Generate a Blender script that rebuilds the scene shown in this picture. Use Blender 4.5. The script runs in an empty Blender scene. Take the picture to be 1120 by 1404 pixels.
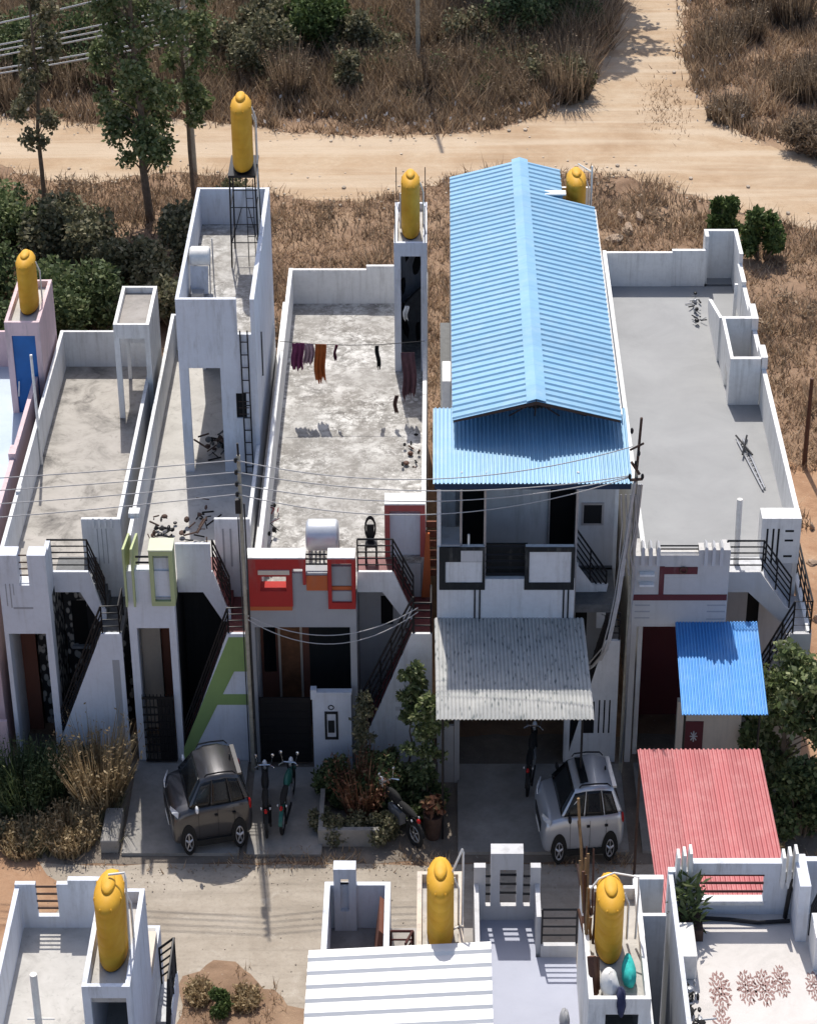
import bpy, math, random
import numpy as np
from mathutils import Vector, Matrix

SC = bpy.context.scene
COL = SC.collection
rnd = random.Random(7)
R = math.radians

# ------------------------------------------------------------------ camera
PITCH = 31.7
cd = bpy.data.cameras.new("camera")
cam = bpy.data.objects.new("camera", cd)
COL.objects.link(cam)
cam.location = (0.0, -54.08, 41.4635)
cam.rotation_euler = (R(90 - PITCH), 0, 0)
cd.sensor_fit = 'VERTICAL'
cd.sensor_height = 24.0
cd.lens = 24.0 * 3390.0 / 1404.0
cd.shift_x = -39.0 / 1404.0
cd.clip_start = 1.0
cd.clip_end = 2000.0
SC.camera = cam

# ------------------------------------------------------------------ sky and sun
SUN_DIR = Vector((-0.12, 1.0, 1.5)).normalized()       # towards the sun
elev = math.asin(SUN_DIR.z)
azim = math.atan2(SUN_DIR.x, SUN_DIR.y)
w = bpy.data.worlds.new("World")
SC.world = w
w.use_nodes = True
nt = w.node_tree
sky = nt.nodes.new("ShaderNodeTexSky")
sky.sky_type = 'NISHITA'
sky.sun_disc = False
sky.sun_elevation = elev
sky.sun_rotation = azim
sky.altitude = 600
sky.air_density = 0.8
sky.ozone_density = 0.4
sky.dust_density = 3.0
bg = nt.nodes["Background"]
bg.inputs[1].default_value = 0.14
nt.links.new(sky.outputs[0], bg.inputs[0])
sd = bpy.data.lights.new("sun", 'SUN')
sd.energy = 3.8
sd.angle = R(0.5)
sd.color = (1.0, 0.95, 0.87)
sun = bpy.data.objects.new("sun", sd)
COL.objects.link(sun)
sun.rotation_euler = SUN_DIR.to_track_quat('Z', 'Y').to_euler()
sun.location = (0, 40, 80)
SC.view_settings.view_transform = 'Standard'
SC.view_settings.look = 'None'
SC.view_settings.gamma = 1.0
SC.view_settings.exposure = 0.38

# ------------------------------------------------------------------ helpers
OFF = {}


def prop(o, label=None, cat=None, group=None, kind=None):
    if label: o['label'] = label
    if cat: o['category'] = cat
    if group: o['group'] = group
    if kind: o['kind'] = kind
    return o


def thing(name, label, cat, loc=(0, 0, 0), group=None):
    o = bpy.data.objects.new(name, None)
    o.empty_display_size = 0.3
    COL.objects.link(o)
    o.location = loc
    OFF[o.name] = Vector(loc)
    return prop(o, label, cat, group)


def copy_thing(o, loc, rotz=None, label=None, group=None, scale=None, parent=None):
    c = o.copy()
    COL.objects.link(c)
    if parent is not None:
        c.parent = parent
    else:
        c.location = loc
        if rotz is not None: c.rotation_euler = (0, 0, rotz)
        if scale is not None: c.scale = scale
        if label: c['label'] = label
        if group: c['group'] = group
    for ch in list(o.children):
        copy_thing(ch, None, parent=c)
    return c


class MB:
    def __init__(s):
        s.v = []; s.f = []

    def add(s, vs, fs):
        n = len(s.v)
        s.v.extend([tuple(p) for p in vs])
        s.f.extend([tuple(i + n for i in q) for q in fs])
        return s

    def box(s, x0, x1, y0, y1, z0, z1):
        if x1 < x0: x0, x1 = x1, x0
        if y1 < y0: y0, y1 = y1, y0
        if z1 < z0: z0, z1 = z1, z0
        return s.add([(x0, y0, z0), (x1, y0, z0), (x1, y1, z0), (x0, y1, z0), (x0, y0, z1), (x1, y0, z1), (x1, y1, z1), (x0, y1, z1)],
                     [(0, 3, 2, 1), (4, 5, 6, 7), (0, 1, 5, 4), (1, 2, 6, 5), (2, 3, 7, 6), (3, 0, 4, 7)])

    def prism(s, poly, axis, a, b):
        """poly: 2-D outline; axis 'x' -> (y,z), 'y' -> (x,z), 'z' -> (x,y)"""
        n = len(poly)
        def P(p, t):
            if axis == 'x': return (t, p[0], p[1])
            if axis == 'y': return (p[0], t, p[1])
            return (p[0], p[1], t)
        vs = [P(p, a) for p in poly] + [P(p, b) for p in poly]
        ar = sum(poly[i][0] * poly[(i + 1) % n][1] - poly[(i + 1) % n][0] * poly[i][1] for i in range(n))
        flip = (ar > 0) == (axis in ('x', 'z'))
        A = tuple(range(n)); B = tuple(range(n, 2 * n))
        fs = []
        if flip:
            fs += [A[::-1], B]
            fs += [(i, (i + 1) % n, (i + 1) % n + n, i + n) for i in range(n)]
        else:
            fs += [A, B[::-1]]
            fs += [(i, i + n, (i + 1) % n + n, (i + 1) % n) for i in range(n)]
        return s.add(vs, fs)

    def wall(s, axis, a, b, u0, u1, z0, z1, holes=()):
        """wall slab between a and b along axis, spanning u and z, with rectangular holes (u0,u1,z0,z1)"""
        us = sorted({u0, u1} | {h[0] for h in holes} | {h[1] for h in holes})
        zs = sorted({z0, z1} | {h[2] for h in holes} | {h[3] for h in holes})
        us = [u for u in us if u0 <= u <= u1]; zs = [z for z in zs if z0 <= z <= z1]
        def solid(i, j):
            if i < 0 or j < 0 or i >= len(us) - 1 or j >= len(zs) - 1: return False
            cu = (us[i] + us[i + 1]) / 2; cz = (zs[j] + zs[j + 1]) / 2
            return not any(h[0] < cu < h[1] and h[2] < cz < h[3] for h in holes)
        def P(u, t, z): return (u, t, z) if axis == 'y' else (t, u, z)
        def q(*p): s.add(p, [(0, 1, 2, 3)])
        for i in range(len(us) - 1):
            for j in range(len(zs) - 1):
                if not solid(i, j): continue
                A, B, Z0, Z1 = us[i], us[i + 1], zs[j], zs[j + 1]
                q(P(A, a, Z0), P(B, a, Z0), P(B, a, Z1), P(A, a, Z1))
                q(P(B, b, Z0), P(A, b, Z0), P(A, b, Z1), P(B, b, Z1))
                if not solid(i - 1, j): q(P(A, b, Z0), P(A, a, Z0), P(A, a, Z1), P(A, b, Z1))
                if not solid(i + 1, j): q(P(B, a, Z0), P(B, b, Z0), P(B, b, Z1), P(B, a, Z1))
                if not solid(i, j - 1): q(P(A, b, Z0), P(B, b, Z0), P(B, a, Z0), P(A, a, Z0))
                if not solid(i, j + 1): q(P(A, a, Z1), P(B, a, Z1), P(B, b, Z1), P(A, b, Z1))
        return s

    def quad(s, a, b, c, d):
        return s.add([a, b, c, d], [(0, 1, 2, 3)])

    def tube(s, pts, r, n=6, r1=None, cap=True):
        pts = [Vector(p) for p in pts]
        m = len(pts); base = len(s.v)
        prev = None
        for i, p in enumerate(pts):
            d = (pts[min(i + 1, m - 1)] - pts[max(i - 1, 0)])
            if d.length < 1e-9: d = Vector((0, 0, 1))
            d.normalize()
            if prev is None:
                a = d.orthogonal().normalized()
            else:
                a = (prev - d * prev.dot(d))
                a = a.normalized() if a.length > 1e-6 else d.orthogonal().normalized()
            prev = a
            b = d.cross(a)
            rr = r if r1 is None else r + (r1 - r) * i / max(1, m - 1)
            for k in range(n):
                t = 2 * math.pi * k / n
                s.v.append(tuple(p + a * (rr * math.cos(t)) + b * (rr * math.sin(t))))
        for i in range(m - 1):
            for k in range(n):
                k2 = (k + 1) % n
                s.f.append((base + i * n + k, base + i * n + k2, base + (i + 1) * n + k2, base + (i + 1) * n + k))
        if cap:
            s.f.append(tuple(base + k for k in range(n))[::-1])
            s.f.append(tuple(base + (m - 1) * n + k for k in range(n)))
        return s

    def lathe(s, prof, cx=0, cy=0, n=24, sy=1.0, sx=1.0):
        base = len(s.v); m = len(prof)
        for r, z in prof:
            for k in range(n):
                t = 2 * math.pi * k / n
                s.v.append((cx + sx * r * math.cos(t), cy + sy * r * math.sin(t), z))
        for i in range(m - 1):
            for k in range(n):
                k2 = (k + 1) % n
                s.f.append((base + i * n + k, base + i * n + k2, base + (i + 1) * n + k2, base + (i + 1) * n + k))
        s.f.append(tuple(base + k for k in range(n))[::-1])
        s.f.append(tuple(base + (m - 1) * n + k for k in range(n)))
        return s

    def ball(s, c, rx, ry, rz, n=10, m=7):
        prof = [(max(0.02, math.sin(math.pi * i / m)), -math.cos(math.pi * i / m)) for i in range(m + 1)]
        base = len(s.v)
        s.lathe([(p[0], p[1]) for p in prof], 0, 0, n)
        for i in range(base, len(s.v)):
            x, y, z = s.v[i]
            s.v[i] = (c[0] + x * rx, c[1] + y * ry, c[2] + z * rz)
        return s

    def torus(s, c, axis, R0, r, n=16, m=6, sx=1.0, sz=1.0):
        """ring round the given axis ('x' or 'y')"""
        base = len(s.v)
        for i in range(n):
            t = 2 * math.pi * i / n
            for k in range(m):
                u = 2 * math.pi * k / m
                q = R0 + r * math.cos(u); h = r * math.sin(u)
                if axis == 'x': s.v.append((c[0] + h, c[1] + q * math.cos(t) * sx, c[2] + q * math.sin(t) * sz))
                elif axis == 'y': s.v.append((c[0] + q * math.cos(t) * sx, c[1] + h, c[2] + q * math.sin(t) * sz))
                else: s.v.append((c[0] + q * math.cos(t) * sx, c[1] + q * math.sin(t) * sz, c[2] + h))
        for i in range(n):
            for k in range(m):
                i2 = (i + 1) % n; k2 = (k + 1) % m
                s.f.append((base + i * m + k, base + i2 * m + k, base + i2 * m + k2, base + i * m + k2))
        return s

    def sheet(s, fn, nu, nv, thick=0.0):
        """fn(u,v)->point grid; optional second face below"""
        base = len(s.v)
        for j in range(nv + 1):
            for i in range(nu + 1):
                s.v.append(tuple(fn(i / nu, j / nv)))
        for j in range(nv):
            for i in range(nu):
                a = base + j * (nu + 1) + i
                s.f.append((a, a + 1, a + nu + 2, a + nu + 1))
        return s

    def build(s, name, mat, parent=None, smooth=False):
        me = bpy.data.meshes.new(name)
        off = OFF.get(parent.name, Vector((0, 0, 0))) if parent else Vector((0, 0, 0))
        if off.length > 0:
            vs = [(x - off.x, y - off.y, z - off.z) for x, y, z in s.v]
        else:
            vs = s.v
        me.from_pydata(vs, [], s.f)
        me.materials.append(mat)
        if smooth:
            me.polygons.foreach_set('use_smooth', [True] * len(me.polygons))
            try: me.set_sharp_from_angle(angle=R(40))
            except Exception: pass
        me.update()
        o = bpy.data.objects.new(name, me)
        COL.objects.link(o)
        if parent:
            o.parent = parent
            OFF[o.name] = off
        return o


def solidify(o, t, offset=-1):
    m = o.modifiers.new("solid", 'SOLIDIFY'); m.thickness = t; m.offset = offset
    return o


def bevel(o, wd, seg=2):
    m = o.modifiers.new("bevel", 'BEVEL'); m.width = wd; m.segments = seg; m.limit_method = 'ANGLE'
    return o


# ------------------------------------------------------------------ materials
class NT:
    def __init__(s, name):
        s.m = bpy.data.materials.new(name); s.m.use_nodes = True
        s.t = s.m.node_tree; s.b = s.t.nodes["Principled BSDF"]
        s.b.inputs['Specular IOR Level'].default_value = 0.3

    def n(s, typ, **kw):
        nd = s.t.nodes.new(typ)
        for k, v in kw.items():
            if k.startswith('i_'): nd.inputs[k[2:].replace('_', ' ')].default_value = v
            else: setattr(nd, k, v)
        return nd

    def l(s, a, b): s.t.links.new(a, b)

    def pos(s, scale=(1, 1, 1), obj=False):
        mp = s.n("ShaderNodeMapping")
        mp.inputs['Scale'].default_value = scale
        if obj:
            tc = s.n("ShaderNodeTexCoord"); s.l(tc.outputs['Object'], mp.inputs['Vector'])
        else:
            g = s.n("ShaderNodeNewGeometry"); s.l(g.outputs['Position'], mp.inputs['Vector'])
        return mp.outputs[0]

    def noise(s, vec, scale, detail=4, rough=0.6, dist=0.0):
        nd = s.n("ShaderNodeTexNoise"); nd.inputs['Scale'].default_value = scale
        nd.inputs['Detail'].default_value = detail; nd.inputs['Roughness'].default_value = rough
        nd.inputs['Distortion'].default_value = dist
        s.l(vec, nd.inputs['Vector'])
        return nd.outputs['Fac']

    def ramp(s, fac, stops):
        nd = s.n("ShaderNodeValToRGB")
        el = nd.color_ramp.elements
        while len(el) < len(stops): el.new(0.5)
        for e, (p, c) in zip(el, stops):
            e.position = p
            e.color = (c, c, c, 1) if isinstance(c, (int, float)) else (*c, 1)
        s.l(fac, nd.inputs[0])
        return nd.outputs[0]

    def mix(s, fac, a, b, mode='MIX'):
        nd = s.n("ShaderNodeMix"); nd.data_type = 'RGBA'; nd.blend_type = mode
        for sock, val in ((nd.inputs[0], fac), (nd.inputs[6], a), (nd.inputs[7], b)):
            if hasattr(val, 'is_output'): s.l(val, sock)
            elif isinstance(val, (int, float)): sock.default_value = val
            else: sock.default_value = (*val, 1)
        return nd.outputs[2]

    def col(s, c):
        if hasattr(c, 'is_output'): s.l(c, s.b.inputs['Base Color'])
        else: s.b.inputs['Base Color'].default_value = (*c, 1)
        return s

    def bump(s, h, strength=0.3, dist=0.03):
        nd = s.n("ShaderNodeBump"); nd.inputs['Strength'].default_value = strength; nd.inputs['Distance'].default_value = dist
        s.l(h, nd.inputs['Height']); s.l(nd.outputs[0], s.b.inputs['Normal'])
        return s

    def rough(s, r, metal=0.0):
        s.b.inputs['Roughness'].default_value = r; s.b.inputs['Metallic'].default_value = metal
        return s


def plain(name, c, rough=0.6, metal=0.0, var=0.12, scale=6.0, spec=0.3):
    k = NT(name); k.rough(rough, metal); k.b.inputs['Specular IOR Level'].default_value = spec
    f = k.noise(k.pos(obj=True), scale, 5, 0.65)
    k.col(k.mix(k.ramp(f, [(0.3, 0.0), (0.7, 1.0)]), tuple(x * (1 - var) for x in c), tuple(min(1, x * (1 + var)) for x in c)))
    return k.m


def paint(name, c, dirt=(0.30, 0.28, 0.25), amt=0.5, streak=True):
    """weathered wall paint with patches, rain streaks and dust"""
    k = NT(name); k.rough(0.85)
    p = k.pos()
    f1 = k.ramp(k.noise(p, 0.7, 6, 0.65), [(0.35, 0.0), (0.75, 1.0)])
    f2 = k.ramp(k.noise(p, 7.0, 5, 0.7), [(0.45, 0.0), (0.8, 1.0)])
    base = k.mix(f1, c, tuple(x * 0.86 for x in c))
    sp = k.pos((5.0, 5.0, 0.35))
    f3 = k.ramp(k.noise(sp, 1.3, 5, 0.6), [(0.52, 0.0), (0.8, amt)])
    base = k.mix(f3, base, dirt) if streak else base
    nm = k.n("ShaderNodeMath", operation='MULTIPLY'); k.l(f2, nm.inputs[0]); nm.inputs[1].default_value = amt * 0.45
    base = k.mix(nm.outputs[0], base, dirt)
    if streak:      # damp marks that run down from the parapet copings
        sp_ = k.n("ShaderNodeSeparateXYZ"); k.l(p, sp_.inputs[0])
        mr = k.n("ShaderNodeMapRange"); k.l(sp_.outputs[2], mr.inputs[0]); mr.inputs[1].default_value = 5.5; mr.inputs[2].default_value = 6.7
        f4 = k.ramp(k.noise(k.pos((3.2, 3.2, 0.5)), 1.1, 6, 0.7), [(0.52, 0.0), (0.70, 0.45)])
        m2 = k.n("ShaderNodeMath", operation='MULTIPLY'); k.l(mr.outputs[0], m2.inputs[0]); k.l(f4, m2.inputs[1])
        base = k.mix(m2.outputs[0], base, (0.20, 0.195, 0.18))
    k.col(base)
    k.bump(k.noise(p, 25, 3), 0.15, 0.01)
    return k.m


M = {}
M['white'] = paint('white_wall_paint', (0.78, 0.78, 0.77), amt=0.45)
M['white2'] = paint('pale_wall_paint', (0.72, 0.73, 0.74), amt=0.45)
M['bluewhite'] = paint('bluish_wall_paint', (0.66, 0.69, 0.75), amt=0.35)
M['greywall'] = paint('grey_wall_paint', (0.36, 0.37, 0.39), amt=0.3)
M['greywhite'] = paint('grey_white_paint', (0.54, 0.53, 0.52), amt=0.35)
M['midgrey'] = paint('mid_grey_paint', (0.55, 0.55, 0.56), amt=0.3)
M['pink'] = paint('pink_wall_paint', (0.66, 0.50, 0.52), amt=0.35)
M['red'] = paint('red_wall_paint', (0.42, 0.035, 0.03), (0.2, 0.03, 0.03), amt=0.3)
M['redframe'] = paint('brick_red_paint', (0.42, 0.10, 0.09), (0.25, 0.09, 0.08), amt=0.3)
M['orange'] = paint('orange_wall_paint', (0.50, 0.13, 0.045), (0.3, 0.1, 0.05), amt=0.25)
M['green'] = paint('lime_green_paint', (0.44, 0.49, 0.26), (0.3, 0.33, 0.2), amt=0.3)
M['sunlitgreen'] = paint('sunlit_green_tint', (0.60, 0.63, 0.47), amt=0.2, streak=False)  # lime green paled to its sunlit tone, light put into the colour
M['green2'] = paint('grass_green_paint', (0.25, 0.36, 0.13), (0.18, 0.24, 0.1), amt=0.3)
M['maroon'] = paint('maroon_paint', (0.13, 0.035, 0.04), (0.1, 0.05, 0.05), amt=0.3)
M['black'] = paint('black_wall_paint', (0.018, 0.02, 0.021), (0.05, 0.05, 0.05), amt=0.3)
M['beige'] = paint('beige_wall_paint', (0.62, 0.54, 0.45), amt=0.4)
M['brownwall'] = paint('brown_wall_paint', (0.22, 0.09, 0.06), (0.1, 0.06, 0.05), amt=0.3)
M['dark'] = plain('dark_opening', (0.012, 0.012, 0.013), 0.9)
M['glass'] = plain('dark_glass', (0.008, 0.010, 0.012), 0.12, 0, 0.1, spec=0.35)
M['rail'] = plain('black_railing_metal', (0.016, 0.016, 0.018), 0.45, 0.3)
M['railred'] = plain('brown_railing_metal', (0.07, 0.02, 0.018), 0.5, 0.2)
M['steel'] = plain('galvanised_steel', (0.35, 0.36, 0.38), 0.4, 0.6)
M['rust'] = plain('rusty_iron', (0.08, 0.05, 0.04), 0.8, 0.2, 0.3)
M['pvc'] = plain('white_plastic', (0.72, 0.70, 0.66), 0.5)
M['maroontile'] = plain('maroon_stair_tile', (0.16, 0.045, 0.045), 0.5, var=0.25)
M['greystep'] = plain('grey_step_stone', (0.10, 0.105, 0.11), 0.6, var=0.25)
M['whitestep'] = plain('pale_step_stone', (0.45, 0.46, 0.48), 0.6, var=0.2)
M['wood'] = plain('dark_wood', (0.09, 0.04, 0.025), 0.6, var=0.3)
M['bluedoor'] = plain('blue_painted_door', (0.005, 0.10, 0.33), 0.45, var=0.15, scale=2)
M['navy'] = plain('navy_painted_steel', (0.01, 0.03, 0.075), 0.6)
M['rubber'] = plain('tyre_rubber', (0.015, 0.015, 0.015), 0.85)
M['alloy'] = plain('alloy_wheel', (0.5, 0.5, 0.52), 0.35, 0.7)
M['chrome'] = plain('chrome', (0.7, 0.7, 0.72), 0.15, 0.9)
M['lampglass'] = plain('lamp_glass', (0.7, 0.72, 0.75), 0.1, 0.1, spec=0.5)
M['redlamp'] = plain('red_lamp', (0.35, 0.01, 0.01), 0.2)
M['wire'] = plain('pale_cable', (0.42, 0.41, 0.40), 0.5)
M['wirepale'] = plain('bright_cable', (0.62, 0.61, 0.60), 0.5)
M['wiredark'] = plain('dark_cable', (0.04, 0.04, 0.04), 0.6)
M['concretepole'] = plain('pole_concrete', (0.37, 0.34, 0.27), 0.85, var=0.2)
M['bark'] = plain('bark', (0.16, 0.12, 0.085), 0.9, var=0.35)
M['deadstem'] = plain('dry_stem', (0.25, 0.16, 0.08), 0.9, var=0.3)


def carpaint(name, c, coat=1.0):
    k = NT(name); k.rough(0.32, 0.55); k.col(c)
    k.b.inputs['Coat Weight'].default_value = coat; k.b.inputs['Coat Roughness'].default_value = 0.05
    return k.m


M['carsilver'] = carpaint('silver_car_paint', (0.50, 0.53, 0.58))
M['cargrey'] = carpaint('grey_car_paint', (0.055, 0.055, 0.06))

# yellow tank plastic: dust on the dome, faint streaks
k = NT('yellow_tank_plastic'); k.rough(0.62)
p = k.pos(obj=True)
c = k.mix(k.ramp(k.noise(p, 2.2, 5, 0.6), [(0.35, 0.0), (0.7, 1.0)]), (0.66, 0.37, 0.035), (0.58, 0.29, 0.018))
st = k.ramp(k.noise(k.pos((9, 9, 0.6), obj=True), 1.6, 4, 0.6), [(0.58, 0.0), (0.85, 0.55)])
c = k.mix(st, c, (0.55, 0.33, 0.09))
c = k.mix(k.ramp(k.noise(p, 14, 4, 0.7), [(0.62, 0.0), (0.8, 0.4)]), c, (0.34, 0.19, 0.05))
k.col(c)
M['yellow'] = k.m


def roofslab(name, stops, scale=0.8, speck=0.35, speckcol=(0.10, 0.10, 0.09), dist=0.6, s2=5.0, fleck=0.0):
    k = NT(name); k.rough(0.9)
    p = k.pos()
    c = k.ramp(k.noise(p, scale, 8, 0.68, dist), stops)
    f2 = k.ramp(k.noise(p, s2, 6, 0.72, 0.8), [(0.56, 0.0), (0.72, speck)])
    c = k.mix(f2, c, speckcol)
    if fleck:
        c = k.mix(k.ramp(k.noise(p, 7.0, 8, 0.78, 0.5), [(0.52, 0.0), (0.60, fleck)]), c, (0.68, 0.67, 0.65))
        c = k.mix(k.ramp(k.noise(p, 3.1, 8, 0.75, 0.3), [(0.54, 0.0), (0.64, 0.75)]), c, (0.105, 0.10, 0.092))
        c = k.mix(k.ramp(k.noise(p, 0.55, 5, 0.6), [(0.42, 0.55), (0.58, 0.0)]), c, (0.22, 0.205, 0.185))
    f3 = k.ramp(k.noise(p, 0.45, 3, 0.5), [(0.35, 0.0), (0.7, 0.35)])
    c = k.mix(f3, c, tuple(x * 0.7 for x in stops[-1][1]))
    k.col(c)
    k.bump(k.noise(p, 12, 4), 0.15, 0.02)
    return k.m


M['slab_stain'] = roofslab('stained_roof_concrete', [(0.34, (0.13, 0.12, 0.11)), (0.43, (0.22, 0.21, 0.195)), (0.51, (0.34, 0.33, 0.31)), (0.59, (0.58, 0.57, 0.55))], 2.3, 0.55, (0.15, 0.145, 0.135), 0.3, 8.0, 0.85)
M['slab_beige'] = roofslab('beige_roof_concrete', [(0.34, (0.10, 0.095, 0.09)), (0.43, (0.25, 0.235, 0.215)), (0.53, (0.37, 0.35, 0.32)), (0.70, (0.46, 0.43, 0.40))], 0.9, 0.85, (0.13, 0.12, 0.11), 0.4, 2.2)
M['slab_pale'] = roofslab('pale_roof_concrete', [(0.30, (0.32, 0.305, 0.29)), (0.50, (0.46, 0.445, 0.42)), (0.70, (0.54, 0.525, 0.50))], 0.9, 0.5)
M['slab_grey'] = roofslab('smooth_grey_roof', [(0.30, (0.265, 0.27, 0.275)), (0.50, (0.305, 0.31, 0.315)), (0.70, (0.335, 0.34, 0.345))], 0.5, 0.16, (0.25, 0.25, 0.26), 0.5, 2.2)
M['slab_blue'] = roofslab('pale_blue_roof', [(0.30, (0.44, 0.52, 0.60)), (0.50, (0.50, 0.58, 0.66)), (0.70, (0.54, 0.62, 0.70))], 0.6, 0.05)
M['slab_bluegrey'] = roofslab('blue_grey_roof', [(0.30, (0.36, 0.38, 0.46)), (0.50, (0.40, 0.42, 0.50)), (0.70, (0.43, 0.45, 0.53))], 0.5, 0.06)
M['slab_dark'] = roofslab('dark_roof_concrete', [(0.30, (0.20, 0.19, 0.18)), (0.50, (0.30, 0.28, 0.26)), (0.70, (0.36, 0.34, 0.32))], 1.2, 0.4)
M['slab_white'] = roofslab('whitewashed_roof', [(0.30, (0.50, 0.475, 0.45)), (0.50, (0.58, 0.55, 0.525)), (0.70, (0.62, 0.59, 0.57))], 0.9, 0.25, (0.36, 0.33, 0.30), 0.6, 4.0)


def metalsheet(name, c, var=0.1, dust=(0.6, 0.6, 0.6), damt=0.2, axis=0, lap=0.85, streak=(0.35, 0.3, 0.25), samt=0.3):
    """coated steel sheets: each sheet faded a little differently, dust patches, dirt running down the slope"""
    k = NT(name); k.rough(0.5, 0.05)
    p = k.pos()
    sp = k.n("ShaderNodeSeparateXYZ"); k.l(p, sp.inputs[0])
    dv = k.n("ShaderNodeMath", operation='DIVIDE'); k.l(sp.outputs[axis], dv.inputs[0]); dv.inputs[1].default_value = lap
    fl = k.n("ShaderNodeMath", operation='FLOOR'); k.l(dv.outputs[0], fl.inputs[0])
    wn = k.n("ShaderNodeTexWhiteNoise"); wn.noise_dimensions = '1D'; k.l(fl.outputs[0], wn.inputs['W'])
    cc = k.mix(wn.outputs['Value'], tuple(x * (1 - var) for x in c), tuple(min(1, x * (1 + var)) for x in c))
    st = (7.0, 0.35, 0.35) if axis == 0 else (0.35, 7.0, 0.35)
    cc = k.mix(k.ramp(k.noise(k.pos(st), 1.0, 6, 0.7), [(0.48, 0.0), (0.75, samt)]), cc, streak)
    cc = k.mix(k.ramp(k.noise(p, 2.0, 8, 0.75), [(0.46, 0.0), (0.75, damt)]), cc, dust)
    fr = k.n("ShaderNodeMath", operation='FRACT'); k.l(dv.outputs[0], fr.inputs[0])
    cc = k.mix(k.ramp(fr.outputs[0], [(0.0, 0.35), (0.03, 0.0)]), cc, tuple(x * 0.45 for x in c))
    k.col(cc)
    return k.m


M['bluesheet'] = metalsheet('light_blue_sheet', (0.20, 0.385, 0.56), 0.06, (0.36, 0.50, 0.60), 0.45, 1, 1.1, (0.12, 0.24, 0.36), 0.35)
M['bluecanopy'] = metalsheet('light_blue_canopy_sheet', (0.205, 0.39, 0.56), 0.06, (0.36, 0.50, 0.60), 0.45, 0, 1.05, (0.13, 0.25, 0.37), 0.35)
M['bluesheet2'] = metalsheet('bright_blue_sheet', (0.060, 0.26, 0.60), 0.06, (0.25, 0.44, 0.66), 0.35, 0, 0.75, (0.05, 0.17, 0.40), 0.35)
M['redsheet'] = metalsheet('red_sheet', (0.37, 0.10, 0.105), 0.12, (0.52, 0.27, 0.26), 0.5, 0, 0.45, (0.27, 0.07, 0.075), 0.5)
M['whitesheet'] = metalsheet('white_sheet', (0.66, 0.66, 0.66), 0.04, (0.58, 0.57, 0.55), 0.3, 1, 1.2, (0.5, 0.49, 0.46), 0.3)
k = NT('asbestos_sheet'); k.rough(0.9)
p = k.pos()
c = k.ramp(k.noise(p, 2.0, 7, 0.7), [(0.3, (0.34, 0.345, 0.335)), (0.55, (0.43, 0.43, 0.41)), (0.75, (0.52, 0.51, 0.48))])
vor = k.n("ShaderNodeTexVoronoi"); vor.inputs['Scale'].default_value = 1.0
k.l(k.pos((11.0, 3.0, 3.0)), vor.inputs['Vector'])
f = k.ramp(vor.outputs['Distance'], [(0.12, 1.0), (0.34, 0.0)])
g = k.ramp(k.noise(k.pos((2.4, 2.2, 2.2)), 1.7, 2), [(0.36, 0.0), (0.48, 0.9)])
nm = k.n("ShaderNodeMath", operation='MULTIPLY'); k.l(f, nm.inputs[0]); k.l(g, nm.inputs[1])
c = k.mix(nm.outputs[0], c, (0.12, 0.14, 0.14))
k.col(c); M['asbestos'] = k.m

# dark stone cladding with pale chips
k = NT('chipped_stone_cladding'); k.rough(0.7)
vor = k.n("ShaderNodeTexVoronoi"); vor.inputs['Scale'].default_value = 1.0
k.l(k.pos((6.5, 6.5, 3.6)), vor.inputs['Vector'])
f = k.ramp(vor.outputs['Distance'], [(0.36, 1.0), (0.47, 0.0)])
g = k.ramp(k.noise(k.pos(), 1.7, 3), [(0.30, 0.0), (0.42, 1.0)])
nm = k.n("ShaderNodeMath", operation='MULTIPLY'); k.l(f, nm.inputs[0]); k.l(g, nm.inputs[1])
c = k.mix(nm.outputs[0], (0.03, 0.03, 0.032), (0.46, 0.44, 0.40))
k.col(c); M['stoneclad'] = k.m


# ground materials
def soil(name, stops, scale=0.5, s2=6.0, pebble=0.4, pcol=(0.5, 0.46, 0.4), ruts=False):
    k = NT(name); k.rough(0.95); k.b.inputs['Specular IOR Level'].default_value = 0.1
    p = k.pos()
    c = k.ramp(k.noise(p, scale, 9, 0.68, 0.5), stops)
    f = k.ramp(k.noise(p, s2, 6, 0.7), [(0.35, 0.0), (0.75, 1.0)])
    c = k.mix(f, c, k.mix(0.45, c, stops[0][1]))
    if ruts:
        c = k.mix(k.ramp(k.noise(k.pos((0.045, 0.75, 1)), 1.0, 7, 0.6, 0.7), [(0.45, 0.0), (0.62, 0.55)]), c, (0.54, 0.45, 0.345))
        c = k.mix(k.ramp(k.noise(k.pos((0.07, 1.1, 1)), 1.3, 7, 0.65, 0.9), [(0.55, 0.0), (0.70, 0.4)]), c, (0.34, 0.245, 0.16))
    vor = k.n("ShaderNodeTexVoronoi"); vor.inputs['Scale'].default_value = 5.0
    k.l(p, vor.inputs['Vector'])
    pf = k.ramp(vor.outputs['Distance'], [(0.05, pebble), (0.13, 0.0)])
    c = k.mix(pf, c, pcol)
    k.col(c)
    k.bump(k.noise(p, 5, 7, 0.75), 0.5, 0.08)
    return k.m


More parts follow.
